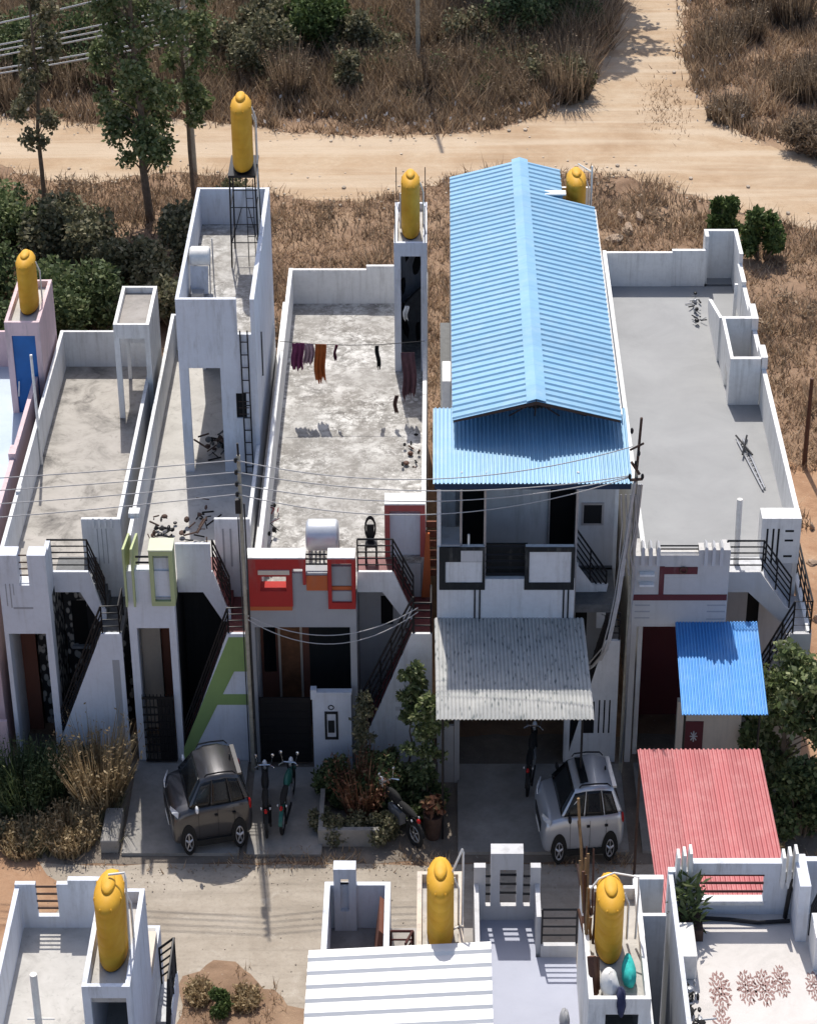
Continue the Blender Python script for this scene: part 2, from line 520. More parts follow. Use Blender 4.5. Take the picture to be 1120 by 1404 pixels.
M['scrubsoil'] = soil('dry_scrub_soil', [(0.3, (0.15, 0.095, 0.062)), (0.5, (0.27, 0.18, 0.12)), (0.7, (0.38, 0.27, 0.18))], 0.35, 3.0)
M['dirt'] = soil('sandy_dirt', [(0.3, (0.33, 0.225, 0.14)), (0.5, (0.43, 0.315, 0.21)), (0.72, (0.50, 0.40, 0.29))], 0.30, 2.5, 0.25, (0.6, 0.55, 0.47), True)
M['track'] = soil('packed_pale_dirt', [(0.3, (0.44, 0.345, 0.25)), (0.5, (0.53, 0.44, 0.335)), (0.72, (0.60, 0.525, 0.43))], 0.5, 3.0, 0.2, (0.6, 0.55, 0.47))
M['redsoil'] = soil('reddish_soil', [(0.3, (0.24, 0.135, 0.08)), (0.5, (0.38, 0.235, 0.145)), (0.72, (0.47, 0.33, 0.22))], 0.5, 3.0)
M['greysoil'] = soil('grey_plot_soil', [(0.3, (0.13, 0.11, 0.09)), (0.5, (0.20, 0.17, 0.14)), (0.72, (0.27, 0.23, 0.19))], 0.7, 4.0)

k = NT('street_concrete'); k.rough(0.9); k.b.inputs['Specular IOR Level'].default_value = 0.15
p = k.pos()
c = k.ramp(k.noise(p, 0.5, 9, 0.7, 0.4), [(0.3, (0.26, 0.22, 0.175)), (0.5, (0.345, 0.30, 0.245)), (0.7, (0.42, 0.37, 0.31))])
stk = k.ramp(k.noise(k.pos((0.12, 2.6, 1)), 1.0, 6, 0.7, 0.3), [(0.47, 0.0), (0.66, 0.5)])
c = k.mix(stk, c, (0.22, 0.19, 0.155))
c = k.mix(k.ramp(k.noise(p, 9, 6, 0.75), [(0.5, 0.0), (0.75, 0.45)]), c, (0.17, 0.15, 0.125))
c = k.mix(k.ramp(k.noise(p, 1.6, 5, 0.7, 0.6), [(0.58, 0.0), (0.72, 0.4)]), c, (0.50, 0.46, 0.40))
k.col(c); k.bump(k.noise(p, 8, 6, 0.7), 0.35, 0.04)
M['street'] = k.m
k = NT('driveway_concrete'); k.rough(0.9)
p = k.pos()
c = k.ramp(k.noise(p, 0.9, 8, 0.7), [(0.3, (0.19, 0.18, 0.165)), (0.55, (0.28, 0.265, 0.245)), (0.75, (0.36, 0.34, 0.315))])
c = k.mix(k.ramp(k.noise(p, 5, 6, 0.75), [(0.5, 0.0), (0.75, 0.5)]), c, (0.17, 0.165, 0.16))
k.col(c); M['drive'] = k.m
k = NT('weathered_rock'); k.rough(0.9)
p = k.pos()
c = k.ramp(k.noise(p, 1.5, 8, 0.7), [(0.3, (0.16, 0.11, 0.075)), (0.55, (0.34, 0.25, 0.18)), (0.75, (0.44, 0.36, 0.28))])
k.col(c); k.bump(k.noise(p, 4, 6), 0.6, 0.1); M['rock'] = k.m


def leafmat(name, cols, trans=0.25):
    k = NT(name); k.rough(0.6); k.b.inputs['Specular IOR Level'].default_value = 0.15
    g = k.n("ShaderNodeNewGeometry")
    c = k.ramp(g.outputs['Random Per Island'], [(i / max(1, len(cols) - 1), x) for i, x in enumerate(cols)])
    k.col(c)
    tr = k.n("ShaderNodeBsdfTranslucent"); k.l(c, tr.inputs[0])
    mx = k.n("ShaderNodeMixShader"); mx.inputs[0].default_value = trans
    out = k.t.nodes["Material Output"]
    k.l(k.b.outputs[0], mx.inputs[1]); k.l(tr.outputs[0], mx.inputs[2]); k.l(mx.outputs[0], out.inputs[0])
    return k.m


M['leaf'] = leafmat('green_leaves', [(0.07, 0.095, 0.036), (0.12, 0.16, 0.06), (0.19, 0.225, 0.095), (0.32, 0.34, 0.19)])
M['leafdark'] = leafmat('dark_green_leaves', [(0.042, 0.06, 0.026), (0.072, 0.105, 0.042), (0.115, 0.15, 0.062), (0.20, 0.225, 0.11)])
M['leafbright'] = leafmat('bright_green_leaves', [(0.04, 0.065, 0.022), (0.065, 0.10, 0.03), (0.095, 0.14, 0.045), (0.14, 0.18, 0.07)])
M['leafolive'] = leafmat('olive_leaves', [(0.07, 0.074, 0.042), (0.13, 0.13, 0.072), (0.20, 0.19, 0.11), (0.32, 0.28, 0.18)])
M['leafred'] = leafmat('reddish_dry_leaves', [(0.10, 0.035, 0.025), (0.16, 0.07, 0.04), (0.24, 0.13, 0.08), (0.10, 0.08, 0.04)])
M['leafdry'] = leafmat('straw_twigs', [(0.20, 0.14, 0.075), (0.34, 0.25, 0.14), (0.48, 0.37, 0.22), (0.25, 0.20, 0.11)])
M['brush'] = leafmat('dry_brush', [(0.11, 0.08, 0.058), (0.19, 0.14, 0.095), (0.28, 0.21, 0.14), (0.38, 0.29, 0.20)])
M['grassdry'] = leafmat('dry_grass_blades', [(0.22, 0.145, 0.09), (0.34, 0.235, 0.15), (0.46, 0.335, 0.22), (0.58, 0.45, 0.32)], 0.3)
# ================================================================== the setting
def ragged(pts, step=0.6, amp=0.18, seed=1, closed=True):
    q = random.Random(seed); out = []
    n = len(pts)
    for i in range(n if closed else n - 1):
        a = Vector((*pts[i], 0)); b = Vector((*pts[(i + 1) % n], 0))
        m = max(1, int((b - a).length / step))
        for j in range(m):
            t = a.lerp(b, j / m)
            out.append((t.x + q.uniform(-amp, amp), t.y + q.uniform(-amp, amp)))
    return out


g = MB().sheet(lambda u, v: (-400 + 800 * u, -120 + 900 * v, 0.0), 20, 20).build('ground', M['scrubsoil'])
prop(g, kind='structure')


def flat(name, poly, z, mat):
    b = MB(); n = len(poly)
    ar = sum(poly[i][0] * poly[(i + 1) % n][1] - poly[(i + 1) % n][0] * poly[i][1] for i in range(n))
    if ar < 0: poly = poly[::-1]
    b.add([(x, y, z) for x, y in poly], [tuple(range(n))])
    return prop(b.build(name, mat), kind='structure')


DIRT = [(-60, 46.5), (-30, 46.0), (-18.8, 45.5), (-14, 44.6), (-11.5, 45.3), (-7.4, 44.2), (-4.5, 43.3), (0, 43.5), (2.4, 43.9), (4.1, 45.2), (5.9, 47.6), (7.0, 50.2),
        (7.9, 54.0), (8.5, 60), (9.4, 75), (10.5, 110), (13.5, 110), (12.4, 75), (11.9, 60), (11.2, 52.5), (11.3, 48.0), (12.4, 44.5), (14.0, 42.1),
        (17, 40.3), (30, 38.5), (60, 37), (60, 30.5), (30, 31.5), (17, 33.2), (14.8, 33.9), (12.2, 35.6), (10.0, 37.5), (7.7, 39.3), (5.4, 39.6), (2.8, 39.4), (0.5, 39.0),
        (-1.1, 37.7), (-2.9, 36.9), (-5.2, 36.6), (-6.7, 37.5), (-9.2, 39.2), (-11, 39.6), (-13.8, 38.6), (-16, 38.7), (-18.1, 40.4), (-30, 41.0), (-60, 41.5)]
flat('dirt_road', ragged(DIRT, 0.35, 0.26, 3), 0.012, M['dirt'])
# plots and yards
flat('plot_soil', ragged([(-40, 1.2), (40, 1.2), (40, -4.3), (-40, -4.3)], 0.8, 0.12, 5), 0.006, M['greysoil'])
flat('bare_soil', ragged([(9.6, 14.5), (11, 15.8), (14, 16.5), (26, 16), (26, -1.6), (9.9, -1.6)], 0.4, 0.35, 8), 0.008, M['redsoil'])
flat('red_soil', ragged([(-24, -3.1), (-10.9, -3.0), (-10.1, -4.6), (-9.4, -5.2), (-9.5, -11.5), (-9.2, -16), (-24, -20)], 0.5, 0.22, 9), 0.018, M['redsoil'])
flat('street', ragged([(-60, -4.35), (60, -4.35), (60, -12.9), (-60, -12.9)], 0.7, 0.07, 10), 0.012, M['street'])
flat('open_plot', ragged([(-6.2, -8.6), (-5.4, -8.0), (-4.6, -8.3), (-4.1, -9.2), (-3.2, -9.6), (-2.8, -10.8), (-2.6, -30), (-6.4, -30)], 0.3, 0.15, 11), 0.020, M['scrubsoil'])
# driveway slabs, real steps above the yards
for nm, (x0, x1, y0, y1) in (('driveway', (-8.2, -5.15, -4.0, -0.05)), ('driveway', (-4.95, -3.0, -4.05, -0.35)), ('driveway', (0.55, 5.0, -3.95, -0.2)), ('driveway', (5.35, 6.4, -3.9, -0.15))):
    prop(MB().box(x0, x1, y0, y1, 0.0, 0.10).build(nm, M['drive']), kind='structure')

# ================================================================== house parts
def rail(parent, pts, h, nr=4, r=0.022, name='railing', mat=None, hb=None):
    """bars that follow a base polyline, with posts"""
    b = MB()
    pts = [Vector(p) for p in pts]
    for i in range(nr):
        z = h * (i + 1) / nr; zb = (hb or h) * (i + 1) / nr
        b.tube([p + Vector((0, 0, z if j < len(pts) - 1 else zb)) for j, p in enumerate(pts)], r if i < nr - 1 else r * 1.35, 6)
    for a, c in zip(pts[:-1], pts[1:]):
        n = max(1, int(round((c - a).length / 0.75)))
        for j in range(n + 1):
            q = a.lerp(c, j / n)
            b.tube([q, q + Vector((0, 0, h + ((hb or h) - h) * j / n))], r, 6)
    return b.build(name, mat or M['rail'], parent)


def bars(parent, x0, x1, y, zs, r=0.025, mat=None, name='parapet_bar'):
    for z in zs: MB().tube([(x0, y, z), (x1, y, z)], r, 6).build(name, mat or M['rail'], parent)


def stairs(root, xl, xr, zl=4.12, zr=5.4, land=0.5, wall='white', step='greystep', y1=0.92, y2=2.03, base=0.25, side=None, run=None):
    """dog-leg outside stair: lower flight along the street side, upper flight behind it"""
    x0 = xl if run is None else run
    lx = xr - land
    n = 14
    w1 = MB().prism([(x0, 0.0), (xr, 0.0), (xr, zl + 0.14), (lx - 0.04, zl + 0.14), (x0, base + 0.1)], 'y', 0.0, 0.09)
    w1.build('stair_wall', M[wall], root)
    pl = [(x0, 0.0)]
    for i in range(n):
        xa = x0 + (lx - x0) * i / n; xb = x0 + (lx - x0) * (i + 1) / n
        z = base + (zl - base) * (i + 1) / n - 0.02
        pl += [(xa, z), (xb, z)]
    pl += [(lx, 0.0)]
    MB().prism(pl, 'y', 0.092, y1 - 0.003).build('lower_steps', M[step], root)
    MB().box(lx + 0.003, xr, 0.092, y2, zl - 0.22, zl).build('landing', M[step], root)
    m = 6
    sl = (zr + 0.02 - zl) / (lx - (xl + 0.95))
    up = [(lx, zl - 0.22)]
    for i in range(m):
        xa = lx + (xl + 0.95 - lx) * i / m; xb = lx + (xl + 0.95 - lx) * (i + 1) / m
        z = zl + (zr - zl) * (i + 1) / m
        up += [(xa, z), (xb, z)]
    up[-1] = (up[-1][0], zr - 0.006)
    up += [(xl, zr - 0.006), (xl, zr - 0.2), (xl + 0.95, zr - 0.2)]
    MB().prism(up, 'y', y1 + 0.092, y2).build('upper_steps', M[step], root)
    xt = xl + 0.95
    st = [(xl, zr - 0.42), (xt - 0.28, zr - 0.42), (lx - 0.22, zl - 0.08), (lx, zl - 0.08), (lx, zl + 0.30), (lx - 0.10, zl + 0.36), (xt, zr + 0.22), (xl, zr + 0.22)]
    MB().prism(st, 'y', y1, y1 + 0.09).build('stair_stringer', M[wall], root)
    return lx, xt


def each(name, mat, root, makers):
    """repeated pieces: one mesh each"""
    for f in makers:
        f(MB()).build(name, mat, root)


def slots(root, specs, y, mat='dark', name='facade_groove'):
    for x0, x1, z0, z1 in specs: MB().box(x0, x1, y - 0.006, y + 0.02, z0, z1).build(name, M[mat], root)


# ------------------------------------------------------------------ house H1: plain white, stained beige roof
h1 = thing('house', 'plain white house with blotchy beige roof terrace and a small white stair head', 'house', (-9.9, 6, 0))
b = MB()
b.box(-11.45, -11.35, 0.46, 12.9, 0, 6.6)
b.box(-8.55, -8.45, 2.10, 12.9, 0, 6.6)
b.box(-11.349, -8.551, 12.8, 12.9, 0, 6.597)
b.box(-9.5, -8.45, 2.0, 2.098, 4.0, 6.6)
b.box(-11.42, -11.30, 3.3, 3.6, 6.6, 6.68)
b.build('wall', M['white2'], h1)
MB().box(-11.348, -8.552, 2.016, 12.798, 5.2, 5.4).build('roof', M['slab_beige'], h1)
MB().box(-11.348, -10.182, 0.45, 2.014, 5.2, 5.398).build('roof', M['slab_beige'], h1)
b = MB()
b.box(-11.45, -11.34, 0, 0.45, 0, 4.27); b.box(-10.36, -10.18, 0, 0.45, 0, 4.27)
b.box(-11.45, -10.18, 0, 0.45, 4.27, 5.80)
b.box(-11.45, -10.92, 0.002, 0.448, 5.80, 6.73); b.box(-10.66, -10.18, 0.002, 0.448, 5.80, 6.73)
b.box(-10.30, -10.18, 0.451, 0.99, 5.2, 6.6)
b.build('porch_front', M['bluewhite'], h1)
MB().box(-10.30, -10.185, 0.451, 1.995, 0, 5.195).build('porch_side', M['stoneclad'], h1)
bars(h1, -10.93, -10.65, 0.22, [5.98, 6.18, 6.38, 6.6], 0.02, M['rust'])
slots(h1, [(-11.30, -11.27, 5.15, 5.85), (-11.19, -11.16, 5.1, 5.85), (-11.10, -11.08, 5.5, 5.85), (-11.14, -10.62, 5.06, 5.12)], 0.0, 'greywall')
b = MB(); b.wall('y', 2.0, 2.09, -10.17, -8.46, 0.0, 4.0, [(-9.98, -9.55, 2.55, 4.0)]); b.box(-10.17, -9.501, 2.0, 2.09, 4.0, 5.19)
b.build('stone_facade', M['stoneclad'], h1)
MB().box(-9.98, -9.55, 2.05, 2.08, 2.55, 4.0).build('window', M['dark'], h1)
MB().box(-10.03, -9.5, 1.9, 1.998, 2.46, 2.54).build('window_sill', M['greywall'], h1)
MB().box(-11.34, -10.95, 1.5, 1.6, 0, 5.15).build('porch_wall', M['brownwall'], h1)
MB().box(-10.95, -10.31, 1.8, 1.9, 0, 5.15).build('porch_wall', M['stoneclad'], h1)
lx, xt = stairs(h1, -10.18, -8.36, step='greystep', wall='bluewhite', run=-10.40)
rail(h1, [(-10.28, .97, 5.62), (xt, .97, 5.62), (lx, .97, 4.45)], 0.98, 5)
rail(h1, [(-10.30, .05, 0.5), (lx, .05, 4.26), (-8.40, .05, 4.26), (-8.40, 0.9, 4.26)], 0.85, 4)
MB().box(-8.66, -8.47, -0.004, 0.05, 0.1, 3.42).build('wall_recess', M['greywall'], h1)
# stair head on the roof
b = MB(); b.wall('y', 9.6, 9.7, -9.36, -8.32, 5.4, 8.5, [(-9.20, -8.47, 5.4, 8.05)])
b.box(-8.42, -8.32, 9.702, 12.1, 5.4, 8.5); b.wall('x', -9.36, -9.26, 9.702, 12.1, 5.4, 8.5, [(9.9, 12.0, 5.4, 8.1)]); b.box(-9.258, -8.422, 12.0, 12.1, 6.62, 8.5)
b.build('stair_head', M['white'], h1)
MB().box(-9.258, -8.422, 9.702, 11.998, 8.1, 8.32).build('stair_head_roof', M['slab_dark'], h1)
MB().tube([(-11.3, 6.9, 5.4), (-11.33, 7.0, 8.9)], 0.04, 8).build('vent_pipe', M['pvc'], h1)
each('parapet_fin', M['white'], h1, [lambda b, q=q: b.box(-9.20 + q * 0.16, -9.15 + q * 0.16, 1.94, 1.998, 6.35, 6.66) for q in range(4)])
slots(h1, [(-9.1, -9.08, 4.9, 6.3), (-8.98, -8.96, 5.2, 6.3), (-8.86, -8.84, 5.2, 6.3)], 1.998, 'greywall')

# ------------------------------------------------------------------ house H2: green trim, tall white tower
h2 = thing('house', 'white house with lime green frames and a tall white tower on its roof', 'house', (-6.6, 6, 0))
b = MB()
b.box(-8.18, -8.08, 1.2, 14.0, 0, 6.6)
b.box(-5.10, -5.0, 2.1, 6.49, 0, 6.3)
b.box(-5.10, -5.0, 6.49, 14.0, 0, 5.4)
b.box(-8.079, -5.101, 13.9, 14.0, 0, 6.597)
b.box(-5.95, -5.0, 2.0, 2.098, 4.0, 6.6)
b.box(-8.24, -7.95, 2.1, 2.4, 6.58, 6.72)
b.build('wall', M['white2'], h2)
MB().box(-8.078, -5.102, 2.016, 13.898, 5.2, 5.4).build('roof', M['slab_pale'], h2)
MB().box(-8.078, -6.902, 0.3, 2.014, 5.2, 5.398).build('roof', M['slab_pale'], h2)
b = MB()
b.box(-8.14, -7.94, 0, 0.3, 0, 4.45); b.box(-7.08, -6.90, 0, 0.3, 0, 4.45)
b.box(-8.14, -6.90, 0, 0.3, 4.45, 6.25)
b.build('porch_front', M['bluewhite'], h2)
MB().box(-6.98, -6.905, 0.301, 1.995, 0, 5.19).build('porch_side', M['black'], h2)
b = MB(); b.wall('y', -0.10, 0.42, -7.48, -6.86, 5.22, 6.92, [(-7.38, -6.97, 5.36, 6.78)])
b.build('window_surround', M['green'], h2)
MB().box(-7.49, -6.85, -0.11, 0.50, 6.922, 6.96).build('frame_top', M['sunlitgreen'], h2)  # paler slab paints the sunlit top face of the green frame
MB().box(-7.379, -6.981, 0.06, 0.2, 5.38, 6.62).build('window_panel', M['bluewhite'], h2)
MB().box(-7.379, -6.981, -0.04, 0.058, 5.40, 5.45).build('window_sill', M['greywall'], h2)
for xx in (-8.16, -7.95):
    MB().prism([(-0.12, 5.2), (1.15, 6.3), (1.15, 6.7), (-0.12, 7.0)], 'x', xx, xx + 0.055).build('green_fin', M['green'], h2)
bars(h2, -7.86, -7.5, 0.15, [6.42, 6.6], 0.03)
MB().box(-6.90, -5.98, 0.92, 1.0, 5.622, 6.50).build('stair_parapet', M['bluewhite'], h2)
b = MB(); b.wall('y', 2.0, 2.09, -6.90, -5.02, 0, 4.0); b.box(-6.9, -5.951, 2.0, 2.09, 4.0, 5.19)
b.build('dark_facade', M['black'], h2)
MB().box(-8.07, -7.55, 1.6, 1.7, 0, 5.15).build('porch_wall', M['beige'], h2)
MB().box(-7.55, -6.99, 1.8, 1.9, 0, 5.15).build('porch_wall', M['brownwall'], h2)
lx, xt = stairs(h2, -6.90, -5.02, step='maroontile', wall='bluewhite')
rail(h2, [(xt + .02, .97, 5.62), (lx, .97, 4.45)], 0.98, 5)
rail(h2, [(-6.85, .05, 0.45), (lx, .05, 4.26), (-5.06, .05, 4.26), (-5.06, 0.9, 4.26)], 0.8, 4)
# green pattern on the stair wall
b = MB()
b.prism([(-6.92, 0.05), (-6.78, 0.05), (-5.42, 3.05), (-5.06, 3.05), (-5.06, 4.16), (-5.52, 4.16), (-6.90, 0.50)], 'y', -0.012, -0.004)
b.box(-5.95, -5.06, -0.0115, -0.0035, 1.95, 2.3)
b.build('green_band', M['green2'], h2)
slots(h2, [(-5.75, -5.70, 5.1, 6.3), (-5.55, -5.50, 5.1, 6.3)], 1.998, 'greywall')
# gate
gt = MB(); gt.box(-7.93, -7.09, -0.18, -0.14, 0.15, 0.22); gt.box(-7.93, -7.09, -0.18, -0.14, 2.25, 2.32)
for q in range(9): gt.tube([(-7.91 + q * 0.1, -0.16, 0.15), (-7.91 + q * 0.1, -0.16, 2.4)], 0.014, 5)
for q in range(7): gt.box(-7.93, -7.09, -0.17, -0.15, 0.45 + q * 0.25, 0.50 + q * 0.25)
gt.box(-7.52, -7.09, -0.155, -0.145, 0.22, 2.25)
gt.build('gate', M['rail'], h2)
# tower
b = MB()
b.wall('y', 6.5, 6.62, -7.16, -5.0, 5.4, 9.8, [(-6.90, -6.02, 5.4, 8.75), (-5.62, -5.33, 7.15, 7.95)])
b.wall('y', 6.502, 6.622, -7.16, -5.0, 9.8, 10.88, [(-5.50, -5.12, 9.8, 10.9)])
b.wall('x', -7.16, -7.06, 6.622, 13.9, 5.4, 10.88, [(7.6, 12.6, 5.4, 8.6)])
b.box(-5.12, -5.0, 6.622, 13.9, 5.401, 10.88)
b.box(-7.059, -5.121, 13.8, 13.9, 6.61, 10.878)
b.box(-6.02, -5.93, 6.64, 13.8, 5.4, 9.5)
b.build('tower', M['bluewhite'], h2)
MB().box(-7.058, -5.122, 6.624, 13.798, 9.5, 9.72).build('tower_floor', M['slab_stain'], h2)
MB().box(-5.62, -5.33, 6.56, 6.6, 7.15, 7.95).build('window', M['dark'], h2)
b = MB()
for xx in (-5.42, -5.22): b.tube([(xx, 6.42, 5.0), (xx, 6.44, 9.95)], 0.022, 6)
for q in range(12): b.tube([(-5.42, 6.43, 5.2 + q * 0.4), (-5.22, 6.43, 5.2 + q * 0.4)], 0.016, 5)
b.build('ladder', M['rail'], h2)
bars(h2, -5.55, -5.26, 6.47, [7.3, 7.5, 7.7], 0.012, M['rust'], 'window_bar')
MB().tube([(-5.02, 8.2, 7.6), (-4.97, 8.2, 7.6), (-4.97, 8.2, 9.0)], 0.02, 6).build('pipe', M['rail'], h2)

# ------------------------------------------------------------------ house H3: red and grey
h3 = thing('house', 'grey house with red frames on its front parapet and a stained roof terrace', 'house', (-2.5, 6, 0))
b = MB()
b.box(-4.95, -4.84, 0.42, 17.2, 0, 5.2); b.box(-4.72, -4.60, 0.42, 17.2, 5.2, 6.6)
b.box(-4.95, -4.721, 0.42, 17.2, 5.2, 5.39)
b.box(-0.42, -0.30, 2.1, 17.2, 0, 6.45)
b.box(-4.6, -2.25, 17.05, 17.17, 0, 6.6); b.box(-2.25, -0.42, 17.08, 17.2, 0, 6.72)
b.build('wall', M['white'], h3)
MB().box(-4.60, -0.421, 2.016, 17.05, 5.2, 5.4).build('roof', M['slab_stain'], h3)
MB().box(-4.60, -2.122, 0.42, 2.014, 5.2, 5.398).build('roof', M['slab_stain'], h3)
# front: grey beam, red framed panels
b = MB()
b.box(-4.95, -4.82, 0, 0.42, 0, 4.48); b.box(-2.30, -2.13, 0, 0.42, 0, 4.48)
b.box(-4.95, -2.13, 0.0, 0.42, 4.48, 5.62); b.box(-3.78, -2.86, 0.003, 0.417, 5.62, 6.18)
b.box(-2.30, -2.13, 0.421, 1.9, 0, 5.19)
b.build('porch_front', M['greywall'], h3)
b = MB(); b.wall('y', -0.07, 0.42, -4.95, -3.78, 5.18, 6.66, [(-4.62, -3.94, 5.66, 6.12)]); b.box(-3.78, -3.42, -0.068, 0.20, 6.36, 6.658); b.box(-3.50, -3.42, -0.066, -0.003, 5.86, 6.36)
b.build('red_frame', M['red'], h3)
MB().box(-4.95, -3.42, -0.06, 0.42, 6.661, 6.70).build('frame_top', M['white'], h3)  # white cap paints the lit paleness of the red frame's top face
MB().box(-4.95, -3.80, -0.075, -0.004, 5.06, 5.178).build('frame_bottom', M['orange'], h3)
MB().box(-4.66, -3.84, -0.11, -0.071, 6.20, 6.33).build('frame_shelf', M['beige'], h3)
b = MB(); b.wall('y', -0.07, 0.42, -2.85, -2.13, 5.10, 6.66, [(-2.75, -2.23, 5.30, 6.52)])
b.build('red_frame', M['red'], h3)
MB().box(-2.85, -2.13, -0.06, 0.42, 6.661, 6.70).build('frame_top', M['white'], h3)  # lit top of the right red frame, painted as a white cap
MB().box(-2.75, -2.23, 0.08, 0.2, 5.74, 6.34).build('parapet_panel', M['greywall'], h3)
MB().box(-2.75, -2.23, 0.04, 0.2, 5.30, 5.739).build('orange_panel', M['orange'], h3)
MB().box(-3.41, -2.86, -0.03, -0.003, 5.66, 6.12).build('orange_panel', M['orange'], h3)
bars(h3, -3.42, -2.85, 0.2, [6.34, 6.50, 6.64], 0.026)
# rear wall of the porch with three small wreath-like decorations, and shaded facade under the stair
MB().box(-4.83, -2.31, 1.8, 1.9, 0, 5.15).build('porch_wall', M['brownwall'], h3)
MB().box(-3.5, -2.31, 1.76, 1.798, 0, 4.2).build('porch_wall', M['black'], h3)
each('door_wreath', M['greywall'], h3, [lambda b, q=q: b.torus((-2.98 + q * 0.27, 1.74, 4.05), 'y', 0.08, 0.02, 14, 5) for q in range(3)])
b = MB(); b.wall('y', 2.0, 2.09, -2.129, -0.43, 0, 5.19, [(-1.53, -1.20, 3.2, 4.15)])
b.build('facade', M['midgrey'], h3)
MB().box(-1.53, -1.20, 2.04, 2.08, 3.2, 4.15).build('window', M['dark'], h3)
lx, xt = stairs(h3, -2.12, -0.13, step='maroontile', wall='white2')
rail(h3, [(-2.10, .97, 5.62), (xt, .97, 5.62), (lx, .97, 4.45)], 1.0, 5)
rail(h3, [(-2.10, .05, 0.45), (lx, .05, 4.26)], 1.65, 5, hb=1.15)
rail(h3, [(lx + .02, .05, 4.26), (-0.16, .05, 4.26), (-0.16, 0.9, 4.26)], 0.95, 4)
# tall framed wall beside the stair
b = MB(); b.wall('y', 1.99, 2.5, -1.40, -0.31, 5.41, 7.05, [(-1.26, -0.45, 5.41, 6.86)]); b.build('stair_frame', M['redframe'], h3)
MB().box(-1.26, -0.45, 2.10, 2.28, 5.41, 6.72).build('frame_panel', M['bluewhite'], h3)
MB().box(-1.40, -0.31, 1.98, 2.56, 7.051, 7.09).build('frame_top', M['white'], h3)
MB().prism([(-0.42, 4.16), (-0.16, 4.16), (-0.20, 6.2), (-0.30, 6.2)], 'y', 1.90, 1.985).build('orange_strip', M['orange'], h3)
b = MB()
for q in range(6): b.box(-0.30, -0.02, 2.3 + q * 0.05, 2.36 + q * 0.05, 4.6 + q * 0.28, 4.78 + q * 0.28)
b.build('side_louvre', M['brownwall'], h3)
# water heater base, tower at the back right
b = MB()
b.wall('y', 12.5, 12.6, -1.28, -0.30, 5.4, 9.72, [(-1.08, -0.48, 5.4, 9.28)])
b.box(-1.28, -1.18, 12.602, 15.4, 5.4, 9.72); b.box(-0.41, -0.301, 12.602, 15.4, 6.46, 9.72); b.box(-1.179, -0.411, 15.3, 15.4, 5.4, 9.718)
b.build('stair_tower', M['bluewhite'], h3)
MB().box(-1.179, -0.411, 12.602, 15.298, 9.28, 9.5).build('stair_tower_roof', M['slab_pale'], h3)
b = MB()
q0 = random.Random(4)
for q in range(9):
    x = -1.06 + q0.random() * 0.5; z = 5.6 + q0.random() * 3.0
    b.prism([(x + 0.10 * math.cos(t * 0.9) * q0.uniform(.5, 1.3), z + 0.32 * math.sin(t * 0.9) * q0.uniform(.5, 1.3)) for t in range(7)], 'y', 14.2 + q * 0.01, 14.3 + q * 0.01)
b.build('clutter', M['dark'], h3)
MB().prism([(-1.17, 5.4), (-0.42, 5.4), (-0.42, 7.4), (-1.17, 6.6)], 'y', 14.32, 14.5).build('inner_stair', M['greystep'], h3)
each('rebar', M['rust'], h3, [lambda b, xx=xx, yy=yy: b.tube([(xx, yy, 9.7), (xx, yy, 10.9)], 0.015, 5) for xx in (-1.24, -0.36) for yy in (12.55, 15.35)])
# gate wall and gate
for xx in (-4.35, -3.75): MB().box(xx, xx + .06, 1.74, 1.798, 0, 3.9).build('door_frame', M['beige'], h3)
MB().box(-4.29, -3.75, 1.76, 1.797, 0, 3.85).build('door', plain('teak_door', (0.20, 0.09, 0.045), 0.5, var=.3), h3)
MB().box(-4.75, -4.42, 1.75, 1.798, 1.8, 3.7).build('window', M['glass'], h3)
b = MB(); b.box(-3.34, -2.30, -0.35, -0.22, 0, 2.55); b.box(-3.36, -2.28, -0.38, -0.19, 2.552, 2.62); b.box(-3.38, -3.22, -0.39, -0.18, 2.4, 2.70)
b.build('gate_wall', M['bluewhite'], h3)
b = MB(); b.wall('y', -0.372, -0.352, -3.02, -2.66, 1.05, 1.98, [(-2.96, -2.72, 1.13, 1.90)]); b.box(-2.93, -2.76, -0.372, -0.352, 1.28, 1.68)
b.torus((-2.84, -0.37, 2.12), 'y', 0.07, 0.014, 12, 5)
b.build('gate_wall_emblem', M['black'], h3)
gt = MB(); gt.box(-4.78, -3.40, -0.18, -0.13, 0.15, 2.3)
for q in range(8): gt.box(-4.78, -3.40, -0.195, -0.182, 0.3 + q * 0.25, 0.36 + q * 0.25)
gt.build('gate', M['rail'], h3)
slots(h3, [(-1.12, -0.72, 2.05, 2.18), (-1.12, -0.72, 1.75, 1.88), (-1.12, -0.72, 1.45, 1.58)], 0.0, 'midgrey', 'wall_vent')
